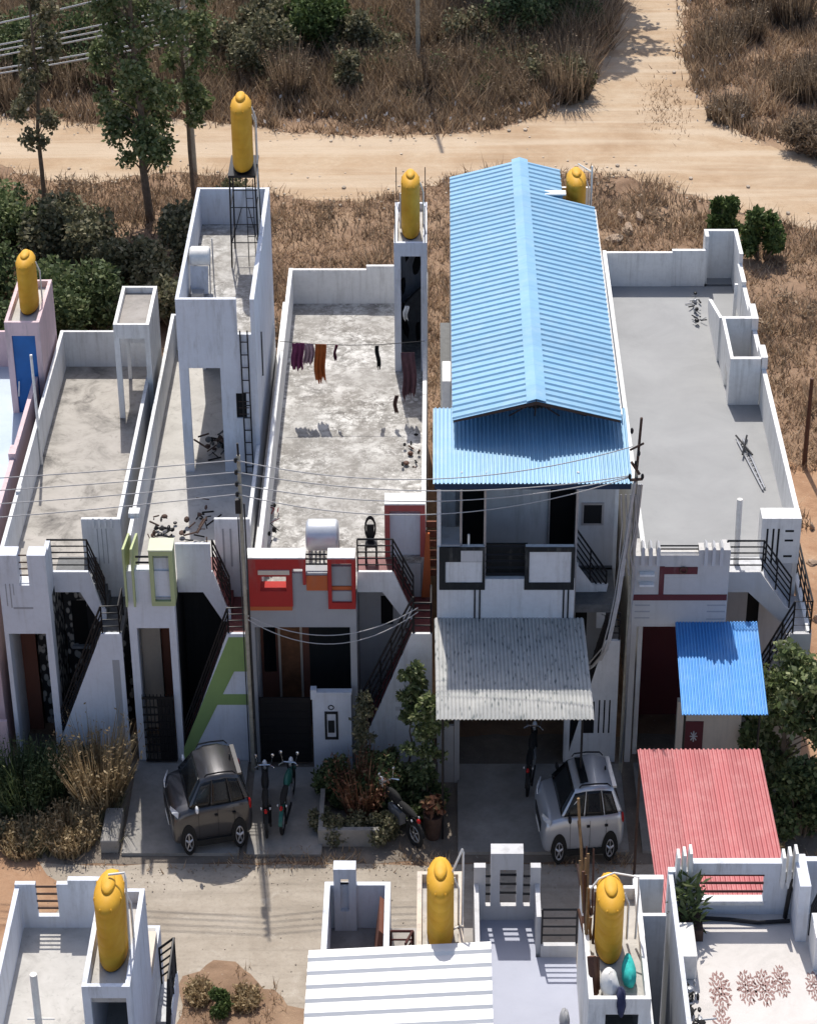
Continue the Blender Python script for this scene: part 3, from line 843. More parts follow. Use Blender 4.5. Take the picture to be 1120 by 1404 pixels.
# ------------------------------------------------------------------ corrugated sheets
def corrugated(name, parent, corner, du, dv, waves, amp, mat, trap=True, nv=1, sag=None, thick=0.012):
    """sheet from corner; ridges run along dv, waves across du"""
    c = Vector(corner); du = Vector(du); dv = Vector(dv)
    nrm = du.cross(dv).normalized()
    if nrm.z < 0: nrm = -nrm
    prof = []
    for i in range(waves):
        for t, hgt in (((0.0, 0), (0.35, 0), (0.5, 1), (0.72, 1), (0.87, 0)) if trap else ((0.0, 0), (0.17, .35), (0.34, .85), (0.5, 1), (0.66, .85), (0.83, .35))):
            prof.append(((i + t) / waves, hgt))
    prof.append((1.0, 0))
    b = MB(); n = len(prof)
    for j in range(nv + 1):
        v = j / nv
        for u, hh in prof:
            p = c + du * u + dv * v + nrm * (amp * hh)
            if sag: p = p + sag(u, v)
            b.v.append(tuple(p))
    for j in range(nv):
        for i in range(n - 1):
            a = j * n + i
            b.f.append((a, a + 1, a + n + 1, a + n))
    o = b.build(name, mat, parent)
    solidify(o, thick)
    return o


# ------------------------------------------------------------------ house H4: two floors under light blue sheet roof
h4 = thing('house', 'two storey white house with black trim under a light blue gable roof', 'house', (2.5, 6, 0))
b = MB()
b.box(0.0, 0.10, 0.05, 3.0, 0, 9.0); b.box(0.40, 0.50, 3.0, 16.6, 0, 9.7); b.box(0.10, 0.40, 3.0, 3.1, 0, 9.0)
b.box(4.74, 4.84, 2.2, 14.9, 0, 9.7); b.box(0.50, 4.74, 16.5, 16.6, 0, 9.7)
b.build('wall', M['white2'], h4)
MB().box(0.10, 4.74, 0.3, 16.5, 4.75, 5.0).build('floor_slab', M['greystep'], h4)
# gable roof
ye, yb, yr = 1.45, 16.75, 14.55
zr_, ze = 10.50, 9.95
corrugated('roof', h4, (0.40, yb, ze), (0, ye - yb, 0), (2.54 - 0.40, 0, zr_ - ze + .02), 50, 0.038, M['bluesheet'])
corrugated('roof', h4, (4.76, ye, ze), (0, yr - ye, 0), (2.56 - 4.76, 0, zr_ - ze + .02), 43, 0.038, M['bluesheet'])
corrugated('roof', h4, (3.80, yr, 10.2), (0, yb - yr, 0), (2.56 - 3.80, 0, 0.32), 7, 0.038, M['bluesheet'])
b = MB(); b.add([(2.30, ye - .03, zr_ + 0.02), (2.55, ye - .03, zr_ + 0.10), (2.80, ye - .03, zr_ + 0.02), (2.80, yb + .05, zr_ + 0.02), (2.55, yb + .05, zr_ + 0.10), (2.30, yb + .05, zr_ + 0.02)], [(0, 1, 4, 5), (1, 2, 3, 4)])
solidify(b.build('ridge_cap', M['bluesheet'], h4), 0.015)
MB().box(3.0, 3.9, 14.6, 14.9, 10.30, 10.34).build('flashing', M['whitesheet'], h4)
b = MB()
b.prism([(0.42, ze - .02), (2.56, zr_ - .03), (4.74, ze - .02), (4.74, ze - .10), (2.56, zr_ - .12), (0.42, ze - .10)], 'y', ye + .05, ye + .09)
for xx in (1.2, 1.9, 2.56, 3.2, 3.9):
    b.tube([(2.56, ye + .4, zr_ - .2), (xx, 2.4, 9.55)], 0.02, 5)
b.build('gable_truss', M['rust'], h4)
# verandah canopy
corrugated('verandah_canopy', h4, (-0.10, -0.35, 9.12), (5.05, 0, 0), (0.0, 3.1, 0.45), 48, 0.035, M['bluecanopy'])
MB().box(-0.06, 4.93, -0.29, -0.25, 8.92, 9.10).build('canopy_beam', M['navy'], h4)
# upper floor
b = MB()
b.box(1.30, 2.95, 2.2, 2.3, 5.0, 9.3)
b.box(3.72, 4.739, 2.2, 2.3, 5.0, 9.3)
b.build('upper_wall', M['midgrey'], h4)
MB().box(0.11, 0.62, 3.2, 3.3, 5.0, 7.2).build('upper_wall', M['white2'], h4)
MB().box(0.62, 1.298, 2.9, 2.98, 5.0, 9.3).build('door', M['dark'], h4)
MB().box(2.952, 3.718, 2.9, 2.98, 5.0, 9.3).build('door', M['dark'], h4)
b = MB(); b.wall('y', 2.17, 2.198, 3.86, 4.46, 6.3, 7.0, [(3.92, 4.40, 6.36, 6.94)]); b.build('window_frame', M['steel'], h4)
MB().box(3.92, 4.40, 2.175, 2.195, 6.36, 6.94).build('window', M['dark'], h4)
each('canopy_post', M['steel'], h4, [lambda b, xx=xx, yy=yy: b.tube([(xx, yy, 4.9), (xx, yy, 9.2)], 0.035, 8) for xx, yy in ((0.62, .1), (1.24, .1), (3.60, .1), (2.98, 2.1))])
b = MB(); b.box(0.02, 3.60, 0.0, 0.16, 4.6, 6.0); b.box(0.02, 1.24, 0.0, 0.16, 6.0, 6.98); b.box(2.30, 3.56, 0.0, 0.16, 6.0, 6.98)
b.build('balcony_parapet', M['white2'], h4)
each('black_trim', M['black'], h4, [lambda b: b.wall('y', -0.03, -0.004, 0.06, 1.25, 5.68, 7.0, [(0.22, 1.18, 5.90, 6.55)]).box(0.06, 0.62, -0.031, -0.003, 6.55, 7.0),
                                    lambda b: b.wall('y', -0.03, -0.004, 2.28, 3.58, 5.68, 7.0, [(2.40, 3.49, 5.90, 6.86)])])
each('black_stripe', M['black'], h4, [lambda b, xx=xx: b.box(xx, xx + 0.04, -0.03, -0.004, 4.62, 5.679) for xx in (0.97, 1.10, 3.30, 3.42)])
b = MB(); b.wall('y', -0.034, -0.006, 0.62, 1.18, 6.56, 6.90); b.build('trim_panel', M['midgrey'], h4)
bars(h4, 1.25, 2.30, 0.10, [6.1, 6.3, 6.5, 6.7, 6.95], 0.03)
MB().box(1.2, 2.36, 0.3, 0.36, 5.0, 6.9).build('balcony_screen', M['black'], h4)
MB().box(0.10, 0.60, 0.02, 0.9, 6.99, 7.05).build('counter_top', M['greywall'], h4)
MB().tube([(0.82, 0.1, 6.98), (0.82, 0.1, 7.32)], 0.03, 8).build('parapet_pipe', M['pvc'], h4)
# stairs at the right
b = MB(); b.wall('y', 2.0, 2.09, 3.6, 4.739, 0, 5.0, [(3.78, 4.1, 2.8, 3.9)]); b.build('lower_facade', M['greywall'], h4)
MB().box(3.78, 4.1, 2.04, 2.08, 2.8, 3.9).build('window', M['dark'], h4)
lx, xt = stairs(h4, 3.60, 4.86, zl=3.9, zr=5.0, land=0.36, step='greystep', wall='white2')
rail(h4, [(3.62, .97, 6.0), (4.50, .97, 4.6)], 1.0, 5)
rail(h4, [(3.70, .05, 0.5), (lx, .05, 4.05), (4.83, .05, 4.05)], 0.85, 4)
b = MB(); b.box(3.62, 3.74, 0.93, 0.99, 5.0, 5.9); b.build('stair_parapet', M['white2'], h4)
MB().prism([(3.55, 4.75), (3.62, 6.0), (4.52, 4.65), (4.52, 4.25)], 'y', 0.90, 0.915).build('stair_side', M['white2'], h4)
MB().box(-0.0, 0.12, 0.0, 0.049, 0, 4.58).build('porch_post', M['white2'], h4); MB().box(3.45, 3.60, 0.0, 0.3, 0, 4.58).build('porch_post', M['white2'], h4)
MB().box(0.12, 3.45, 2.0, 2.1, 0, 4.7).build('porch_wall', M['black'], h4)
b = MB(); b.box(2.25, 2.55, 1.5, 1.6, 2.0, 3.4); b.box(0.7, 1.5, 1.9, 1.99, 0.3, 1.6); b.build('porch_door', M['wood'], h4)
slots(h4, [(4.36, 4.40, 1.0, 2.1), (4.50, 4.54, 1.0, 2.1), (4.64, 4.68, 1.0, 2.1)], 0.0, 'dark')
MB().box(3.95, 4.25, -0.012, 0.02, 1.0, 2.05).build('window', M['dark'], h4)
# fibre cement awning with a rolled front edge
def roll(u, v):
    t = max(0.0, (v - 0.84) / 0.16)
    return Vector((0, 0.0, -0.14 * t * t))
corrugated('awning', h4, (-0.06, 0.0, 4.74), (3.92, 0, 0), (0.05, -4.30, 0.0), 40, 0.04, M['asbestos'], trap=False, nv=24, sag=roll)
each('awning_post', M['rail'], h4, [lambda b, xx=xx: b.tube([(xx, -3.3, 0.0), (xx, -3.3, 4.66)], 0.03, 8) for xx in (0.15, 3.7)])
MB().tube([(0.0, -3.3, 4.64), (3.85, -3.3, 4.64)], 0.03, 6).build('awning_beam', M['rail'], h4)
b = MB(); b.box(0.02, 0.45, -0.9, -0.8, 0, 1.9); b.box(0.46, 0.6, -0.92, -0.78, 0, 2.1); b.build('gate_wall', M['greywall'], h4)

# ------------------------------------------------------------------ house H5: smooth grey roof terrace
h5 = thing('house', 'white house with a smooth grey roof terrace, stepped parapets and a bright blue sheet awning', 'house', (7.5, 8, 0))
b = MB()
b.box(5.36, 5.48, 0.36, 18.6, 0, 6.55)
b.box(5.48, 7.60, 18.3, 18.42, 0, 6.6); b.box(7.60, 8.70, 18.34, 18.48, 0, 6.66); b.box(8.66, 9.74, 18.9, 19.04, 0, 7.1); b.box(8.66, 8.78, 18.48, 18.9, 0, 7.1)
b.box(9.62, 9.74, 17.2, 18.9, 0, 7.1); b.box(9.58, 9.72, 15.9, 17.2, 0, 6.75); b.box(9.60, 9.73, 2.1, 15.9, 0, 6.6)
b.box(9.56, 9.76, 12.9, 13.9, 6.6, 7.0); b.box(9.56, 9.76, 10.4, 11.2, 6.6, 7.0)
b.box(8.68, 9.735, 2.0, 2.55, 5.195, 6.62)
b.build('wall', M['white'], h5)
b = MB(); b.box(5.48, 9.60, 2.016, 18.3, 5.2, 5.4); b.box(7.60, 9.62, 18.48, 18.9, 5.2, 5.4); b.box(5.48, 7.618, 0.36, 2.014, 5.2, 5.398); b.build('roof', M['slab_grey'], h5)
# open box room on the roof
b = MB()
b.box(8.66, 9.58, 10.4, 10.55, 5.4, 6.95); b.box(8.66, 9.58, 13.0, 13.15, 5.4, 6.95); b.wall('x', 8.66, 8.76, 10.55, 13.0, 5.4, 6.95, [(10.9, 11.6, 5.4, 6.2)])
b.prism([(13.15, 6.6), (13.15, 6.9), (16.2, 6.0), (16.2, 5.7), (15.8, 5.4), (13.15, 5.4)], 'x', 8.60, 8.70)
b.box(9.30, 9.40, 15.4, 15.5, 5.4, 6.9)
b.build('roof_enclosure', M['white'], h5)
MB().tube([(8.02, 1.7, 5.4), (8.0, 1.72, 7.4)], 0.075, 8).build('vent_pipe', M['pvc'], h5)
# front
b = MB()
b.box(5.12, 5.28, 0, 0.36, 0, 4.50); b.box(7.45, 7.62, 0, 0.36, 0, 4.50)
b.box(5.12, 7.62, 0, 0.36, 4.50, 6.05); b.box(5.80, 6.80, 0.003, 0.357, 6.05, 6.74)
b.box(5.12, 5.80, 0.0, 0.36, 6.05, 6.72); b.box(6.80, 7.62, 0.0, 0.36, 6.05, 6.90)
b.box(5.12, 5.36, 0.361, 1.2, 5.2, 6.5); b.box(7.50, 7.62, 0.361, 0.99, 5.2, 6.6); b.box(7.50, 7.62, 0.361, 1.9, 0, 5.19)
b.build('porch_front', M['greywhite'], h5)
each('parapet_fin', M['midgrey'], h5, [lambda b, x=x0 + q * .2: b.prism([(x, 6.45), (x + 0.09, 6.45), (x + 0.09, 6.98), (x + 0.03, 7.04), (x, 6.96)], 'y', -0.07, 0.30) for q in range(3) for x0 in (5.30, 6.94)])
each('facade_ledge', M['white'], h5, [lambda b, z=z: b.box(5.28, 5.66, -0.16, -0.002, z, z + .06) for z in (6.18, 5.86)])
slots(h5, [(5.20, 5.60, 5.16, 5.20), (5.20, 5.60, 4.96, 5.0), (5.20, 5.60, 4.76, 4.8), (7.10, 7.58, 5.16, 5.20), (7.10, 7.58, 4.96, 5.0), (7.10, 7.58, 4.72, 4.76)], 0.0, 'greywall')
b = MB(); b.box(5.80, 5.93, -0.015, -0.002, 5.52, 6.40); b.box(5.93, 6.79, -0.014, -0.001, 6.16, 6.38); b.box(5.12, 7.60, -0.017, -0.002, 5.34, 5.52)
b.build('maroon_band', M['maroon'], h5)
MB().torus((6.42, -0.04, 6.3), 'y', 0.09, 0.025, 14, 6).build('garland', M['wood'], h5)
bars(h5, 5.80, 6.80, 0.18, [6.82, 6.92], 0.022)
MB().box(5.29, 7.44, 2.2, 2.3, 0, 5.15).build('porch_wall', M['maroon'], h5)
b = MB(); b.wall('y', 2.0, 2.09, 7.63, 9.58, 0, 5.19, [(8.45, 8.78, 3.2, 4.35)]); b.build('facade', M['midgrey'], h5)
MB().box(8.45, 8.78, 2.04, 2.08, 3.2, 4.35).build('window', M['dark'], h5)
lx, xt = stairs(h5, 7.62, 9.92, step='whitestep', wall='midgrey')
rail(h5, [(7.66, .97, 5.62), (xt + .05, .97, 5.62), (lx, .97, 4.45)], 0.95, 5)
rail(h5, [(7.75, .05, 0.45), (lx, .05, 4.26), (9.88, .05, 4.26), (9.88, 2.9, 4.26), (9.55, 3.0, 4.26)], 1.0, 4)
MB().box(9.80, 9.93, 0.095, 3.0, 3.9, 4.30).build('landing_edge', M['white'], h5)
slots(h5, [(8.82, 8.87, 5.2, 6.3), (8.98, 9.03, 5.2, 6.3), (9.12, 9.17, 5.2, 6.3), (9.32, 9.55, 6.2, 6.26), (9.32, 9.55, 5.9, 5.96), (9.32, 9.55, 5.4, 5.46)], 1.998, 'dark')
b = MB(); b.box(9.0, 9.86, -0.012, -0.002, 0.1, 3.0); b.box(9.80, 9.92, -0.014, -0.002, 0.1, 3.3); b.build('stair_wall_panel', M['beige'], h5)
corrugated('awning', h5, (6.29, 0.02, 4.62), (2.17, 0, 0), (-0.12, -3.75, -0.28), 26, 0.03, M['bluesheet2'])
each('awning_post', M['rail'], h5, [lambda b, xx=xx: b.tube([(xx, -3.3, 0.0), (xx, -3.3, 4.33)], 0.03, 8) for xx in (6.3, 8.2)])
b = MB(); b.box(6.42, 8.1, -0.95, -0.82, 0, 2.5); b.box(6.38, 6.56, -0.99, -0.78, 0, 2.75); b.build('gate_wall', M['beige'], h5)
b = MB(); b.box(6.60, 7.1, -0.97, -0.952, 1.15, 2.1); b.build('gate_wall_panel', M['maroon'], h5)
b = MB()
for q in range(4): 
    a = q * math.pi / 4
    b.tube([(6.85 - .1 * math.cos(a), -0.985, 1.62 - .17 * math.sin(a)), (6.85 + .1 * math.cos(a), -0.985, 1.62 + .17 * math.sin(a))], 0.018, 5)
b.build('gate_wall_emblem', M['midgrey'], h5)

# ------------------------------------------------------------------ house H0: pink, pale blue roof, at the left edge
h0 = thing('house', 'pink house with a pale blue roof and a bright blue tower door', 'house', (-13.5, 6, 0))
b = MB()
b.box(-11.86, -11.74, 0.4, 12.9, 0, 6.6); b.box(-18.0, -11.86, 12.8, 12.9, 0, 6.6); b.box(-18.0, -11.74, 0.3, 0.4, 0, 6.6)
b.box(-11.90, -11.70, 5.2, 5.7, 6.5, 6.75)
b.build('wall', M['pink'], h0)
MB().box(-18.0, -11.86, 0.4, 12.8, 5.2, 5.4).build('roof', M['slab_blue'], h0)
b = MB(); b.wall('y', 9.9, 10.0, -12.56, -11.54, 5.4, 8.42, [(-12.38, -11.70, 5.4, 7.98)])
b.box(-12.56, -12.46, 10.0, 12.7, 5.4, 8.42); b.box(-11.64, -11.54, 10.0, 12.7, 5.4, 8.42); b.box(-12.46, -11.64, 12.6, 12.7, 5.4, 8.418)
b.build('stair_tower', M['pink'], h0)
MB().box(-12.46, -11.64, 10.0, 12.6, 8.0, 8.2).build('stair_tower_roof', M['slab_pale'], h0)
MB().box(-12.38, -11.70, 9.95, 9.99, 5.4, 7.98).build('door', M['bluedoor'], h0)
MB().tube([(-12.33, 9.85, 6.0), (-12.28, 9.85, 6.5)], 0.02, 6).build('door_handle', M['pvc'], h0)
MB().box(-12.0, -11.6, -0.3, -0.2, 0, 1.6).build('gate_wall', M['pink'], h0)

# ================================================================== street-side row in the foreground (seen from behind)
def tower(root, x0, x1, y0, y1, z0, zt, mat, hole=None, floor='slab_pale', par=0.3):
    b = MB()
    b.wall('y', y0, y0 + .1, x0, x1, z0, zt, [hole] if hole else [])
    b.box(x0, x0 + .1, y0 + .1, y1, z0, zt); b.box(x1 - .1, x1, y0 + .1, y1, z0, zt); b.box(x0 + .1, x1 - .1, y1 - .1, y1, z0, zt - .002)
    b.build('stair_tower', M[mat], root)
    MB().box(x0 + .1, x1 - .1, y0 + .1, y1 - .1, zt - par - .2, zt - par).build('stair_tower_roof', M[floor], root)


f1 = thing('house', 'white house in the bottom left corner with a barred gap in its parapet', 'house', (-7.5, -16, 0))
b = MB()
b.box(-9.10, -9.0, -24, -12.95, 0, 6.55)
b.wall('y', -12.95, -12.83, -9.10, -6.95, 0, 6.62, [(-8.66, -8.20, 5.72, 6.7)])
b.box(-7.95, -7.0, -12.96, -12.82, 6.622, 6.74)
b.box(-6.13, -6.04, -24, -12.95, 0, 5.38)
b.box(-6.94, -6.04, -12.95, -12.85, 0, 5.38)
b.build('wall', M['bluewhite'], f1)
MB().box(-9.0, -6.131, -24, -12.95, 5.2, 5.4).build('roof', M['slab_pale'], f1)
bars(f1, -8.66, -8.20, -12.9, [5.92, 6.12, 6.32, 6.52], 0.025, M['rust'])
tower(f1, -6.98, -6.03, -17.65, -14.7, 5.4, 8.0, 'bluewhite', (-6.82, -6.12, 5.4, 7.7), 'slab_pale')
MB().box(-6.93, -6.05, -14.69, -13.4, 5.4, 5.7).build('roof_step', M['beige'], f1)
b = MB(); b.tube([(-8.08, -16.8, 5.4), (-8.08, -16.8, 7.55)], 0.075, 8); b.tube([(-8.3, -16.8, 6.35), (-7.75, -16.8, 6.35)], 0.02, 6)
b.build('roof_post', M['pvc'], f1)
b = MB(); b.box(-6.03, -5.72, -14.6, -13.35, 4.0, 4.2)
for q in range(12): b.box(-6.03, -5.73, -14.6 - 0.26 * (q + 1), -14.6 - 0.26 * q, 3.4 - 0.28 * q, 3.9 - 0.28 * q)
b.build('stair', M['whitestep'], f1)
MB().box(-5.718, -5.66, -14.7, -13.35, 3.9, 4.5).build('stair_wall', M['bluewhite'], f1)
rail(f1, [(-6.02, -13.40, 4.2), (-5.69, -13.40, 4.5), (-5.69, -14.7, 4.5), (-5.69, -17.8, 1.2)], 1.0, 5)

f2 = thing('house', 'house with a bright white ribbed sheet roof at the bottom centre', 'house', (-0.7, -16, 0))
b = MB()
b.box(-2.42, -2.30, -24, -12.95, 0, 6.6); b.box(-2.42, -1.0, -12.95, -12.83, 0, 6.6); b.box(-1.12, -1.0, -15.3, -12.95, 0, 6.6)
b.build('wall', M['bluewhite'], f2)
MB().box(-2.30, 0.78, -24, -12.96, 5.2, 5.4).build('roof', M['slab_dark'], f2)
b = MB(); b.wall('y', -13.05, -12.75, -2.22, -1.74, 5.4, 7.12, [(-2.08, -1.90, 5.95, 6.85)]); b.build('parapet_pier', M['bluewhite'], f2)
bars(f2, -2.08, -1.90, -12.9, [6.15, 6.4, 6.62], 0.02)
MB().prism([(-1.35, 5.4), (-1.15, 5.4), (-1.13, 6.5), (-1.22, 6.6)], 'y', -14.4, -13.3).build('leaning_panel', M['brownwall'], f2)
MB().box(-2.0, -1.45, -15.1, -14.5, 5.4, 5.62).build('roof_crate', M['greywall'], f2)
rail(f2, [(-0.98, -14.2, 5.45), (-0.50, -14.2, 5.45)], 0.95, 4, mat=M['railred'])
rail(f2, [(-0.66, -14.6, 5.45), (-0.52, -14.2, 5.45)], 0.95, 4, mat=M['railred'])
MB().box(-0.99, -0.44, -15.6, -14.24, 5.402, 5.44).build('roof_patch', M['slab_white'], f2)
tower(f2, -0.42, 0.55, -15.9, -13.2, 5.4, 7.2, 'beige', None, 'slab_pale', 0.25)
# ribbed white roof
o = corrugated('sheet_roof', f2, (-2.62, -15.75, 7.25), (0, -9.0, 0.1), (3.72, 0, 0.24), 22, 0.055, M['whitesheet'])
each('sheet_roof_post', M['steel'], f2, [lambda b, xx=xx, yy=yy: b.box(xx - .05, xx + .05, yy - .05, yy + .05, 5.4, 7.2 + (xx + 2.6) * 0.06) for xx in (-2.4, 0.9) for yy in (-16.2, -21)])

f3 = thing('house', 'house with a smooth blue grey roof beside the white sheet roof', 'house', (2, -16, 0))
b = MB()
b.box(0.80, 0.90, -24, -12.7, 0, 6.45); b.box(2.12, 2.22, -13.8, -12.7, 0, 6.45)
b.box(0.80, 2.22, -12.7, -12.58, 0, 5.80)
b.box(0.80, 1.05, -12.72, -12.56, 5.8, 6.9); b.box(2.02, 2.24, -12.72, -12.56, 5.8, 6.9)
b.wall('y', -12.74, -12.40, 1.16, 1.86, 5.8, 7.3, [(1.36, 1.72, 5.8, 6.85)])
b.box(2.22, 3.0, -13.9, -13.78, 0, 5.72)
b.build('wall', M['midgrey'], f3)
bars(f3, 1.05, 1.36, -12.64, [6.1, 6.35, 6.6], 0.03); bars(f3, 1.36, 1.72, -12.6, [6.1, 6.35, 6.6], 0.03, None); bars(f3, 1.72, 2.02, -12.64, [6.1, 6.35, 6.6], 0.03)
b = MB(); b.box(0.90, 2.12, -24, -12.7, 5.2, 5.4); b.box(2.12, 2.98, -24, -13.9, 5.2, 5.398); b.build('roof', M['slab_bluegrey'], f3)
rail(f3, [(2.24, -13.84, 5.74), (2.98, -13.84, 5.74)], 0.95, 4)

f4 = thing('house', 'narrow white house topped by a cluttered tower with sticks, sacks and a yellow tank', 'house', (3.7, -16, 0))
b = MB()
b.box(2.98, 3.08, -24, -14.6, 0, 5.4); b.box(4.22, 4.32, -24, -14.6, 0, 5.4)
b.box(4.26, 4.9, -12.75, -12.60, 0, 6.6); b.box(4.26, 4.36, -14.58, -12.75, 0, 6.6); b.box(4.36, 4.9, -13.6, -13.5, 0, 6.3)
b.build('wall', M['white2'], f4)
b = MB(); b.box(3.08, 4.22, -24, -14.6, 5.2, 5.4); b.box(4.36, 4.9, -13.5, -12.75, 5.2, 5.4); b.build('roof', M['slab_pale'], f4)
tower(f4, 2.96, 4.18, -18.0, -14.6, 5.4, 8.0, 'white', (3.30, 3.95, 5.4, 7.6), 'slab_pale')
b = MB(); b.box(4.18, 4.30, -24, -13.2, 5.4, 7.0); b.build('side_wall', M['white'], f4)

f5 = thing('house', 'white house with brown floral floor drawings on its terrace at the bottom right', 'house', (6.5, -16, 0))
b = MB()
b.box(5.02, 5.12, -26, -12.5, 0, 6.55)
b.wall('y', -12.5, -12.34, 5.02, 8.6, 0, 6.60, [(5.72, 7.12, 5.78, 6.52)])
b.box(5.55, 7.50, -12.51, -12.33, 6.602, 6.84)
b.box(7.74, 7.98, -13.4, -12.32, 5.4, 6.95)
b.box(7.99, 12, -12.5, -12.34, 6.60, 6.9); b.box(8.6, 12, -12.5, -12.34, 0, 6.6)
b.build('wall', M['bluewhite'], f5)
MB().box(5.12, 12, -26, -12.5, 5.2, 5.4).build('roof', M['slab_white'], f5)
each('parapet_fin', M['white'], f5, [lambda b, q=q, x=x0 + q * .13: b.prism([(x - .055, 6.35), (x - .02, 6.22), (x + .02, 6.22), (x + .055, 6.5), (x + .03, 7.08 + q * .06), (x - .03, 7.08 + q * .06)], 'y', -12.62, -12.30) for q in range(3) for x0 in (5.22, 7.50)])
bars(f5, 5.72, 7.12, -12.42, [5.98, 6.22, 6.45], 0.03, M['railred'])
MB().box(5.70, 7.14, -12.56, -12.30, 5.70, 5.778).build('window_sill', M['white'], f5)
MB().tube([(5.7, -12.7, 5.47), (6.4, -12.75, 5.46), (7.0, -12.85, 5.46), (7.7, -12.8, 5.47)], 0.045, 6).build('floor_pipe', M['rail'], f5)
MB().box(8.02, 8.6, -14.3, -13.5, 5.4, 6.3).build('white_block', M['white'], f5)
rail(f5, [(8.05, -13.3, 5.5), (8.6, -12.7, 6.4)], 0.8, 5)
MB().tube([(7.62, -12.62, 5.4), (7.70, -12.58, 6.5)], 0.05, 6).build('leaning_pole', M['rail'], f5)
q0 = random.Random(12)
FLOORPAINT = plain('brown_floor_paint', (0.27, 0.17, 0.155), 0.9, var=0.2)
def floral(cx, cy, rad, petals):
    b = MB()
    for ring in range(1, 5):
        rr = rad * ring / 4
        np_ = petals - 1 + ring * 4
        for t in range(np_):
            a = 2 * math.pi * t / np_ + ring * 0.4 + q0.uniform(-.12, .12)
            px, py = cx + rr * math.cos(a) * 0.38, cy + rr * math.sin(a)
            L = rad * q0.uniform(.15, .19); W = rad * 0.062; ang = a + (0.55 if t % 2 else -0.55) + q0.uniform(-.2, .2)
            pts = []
            for s in range(8):
                u = 2 * math.pi * s / 8
                ex, ey = L * math.cos(u), W * math.sin(u) * (1.2 if math.cos(u) < 0.5 else 0.5)
                pts.append((px + (ex * math.cos(ang) - ey * math.sin(ang)) * 0.5, py + ex * math.sin(ang) + ey * math.cos(ang), 5.404))
            b.add(pts, [tuple(range(8))])
    b.build('floor_drawing', FLOORPAINT, f5)
floral(5.98, -14.95, 0.56, 6); floral(6.55, -14.85, 0.50, 6); floral(6.92, -14.85, 0.52, 6); floral(7.30, -14.65, 0.46, 6); floral(5.92, -16.05, 0.5, 6); floral(7.98, -14.8, 0.42, 5)
corrugated('red_canopy', f5, (4.98, -4.85, 4.1), (3.04, 0, 0), (0.12, -7.6, -0.05), 27, 0.035, M['redsheet'])
each('canopy_post', M['rust'], f5, [lambda b, xx=xx: b.tube([(xx, -5.0, 0), (xx, -5.0, 4.02)], 0.035, 8) for xx in (5.05, 7.9)])
b = MB()
b.tube([(5.0, -5.0, 4.04), (8.0, -5.0, 4.04)], 0.03, 6); b.tube([(5.05, -8.6, 4.02), (8.05, -8.6, 4.02)], 0.03, 6)
b.build('canopy_beam', M['rust'], f5)
# small roof tower that carries the tank behind the blue gable roof
b = MB(); b.box(3.86, 4.72, 14.95, 16.49, 5.0, 8.75); b.build('stair_tower', M['white2'], h4)
b = MB()
b.tube([(4.70, 15.2, 8.75), (4.70, 15.2, 11.0)], 0.03, 6); b.tube([(4.70, 15.2, 10.8), (4.3, 15.6, 10.9)], 0.025, 6)
b.build('tank_pipe', M['pvc'], h4)

# ================================================================== water tanks
def make_tank():
    t = thing('water_tank', 'yellow tank', 'water tank', (0, 0, 0), 'yellow rooftop water tanks')
    R0 = 0.31
    # the tank is 1.9 high; plan and height follow the proportions seen in the photograph
    pr = [(R0 * .84, 0.0), (R0 * .94, 0.04), (R0, 0.12)]
    for i in range(5):
        z = 0.20 + i * 0.25
        pr += [(R0, z), (R0 * 1.0, z + 0.20), (R0 * .992, z + 0.21), (R0 * .992, z + 0.235)]
    pr += [(R0, 1.50), (R0 * 1.02, 1.54), (R0 * 1.0, 1.58), (R0 * .93, 1.64), (R0 * .80, 1.70), (R0 * .62, 1.745), (R0 * .46, 1.77)]
    KY = 2.3
    MB().lathe([(x, z) for x, z in pr], 0, 0, 36, sy=KY).build('tank_body', M['yellow'], t, smooth=True)
    for q in range(8):
        a = 2 * math.pi * (q + .5) / 8
        MB().ball((R0 * .95 * math.cos(a), R0 * .95 * KY * math.sin(a), 1.575), 0.03, 0.05, 0.065, 6, 5).build('lifting_lug', M['yellow'], t, smooth=True)
    MB().lathe([(R0 * .80, -0.004), (R0 * .88, 0.0), (R0 * .94, 0.03), (R0 * .90, 0.05)], 0, 0, 28, sy=KY).build('tank_foot', M['dark'], t)
    MB().lathe([(R0 * .46, 1.74), (R0 * .48, 1.76), (R0 * .48, 1.815), (R0 * .44, 1.84), (R0 * .28, 1.865), (R0 * .06, 1.88)], 0, 0, 24, sy=KY).build('tank_lid', M['yellow'], t, smooth=True)
    return t


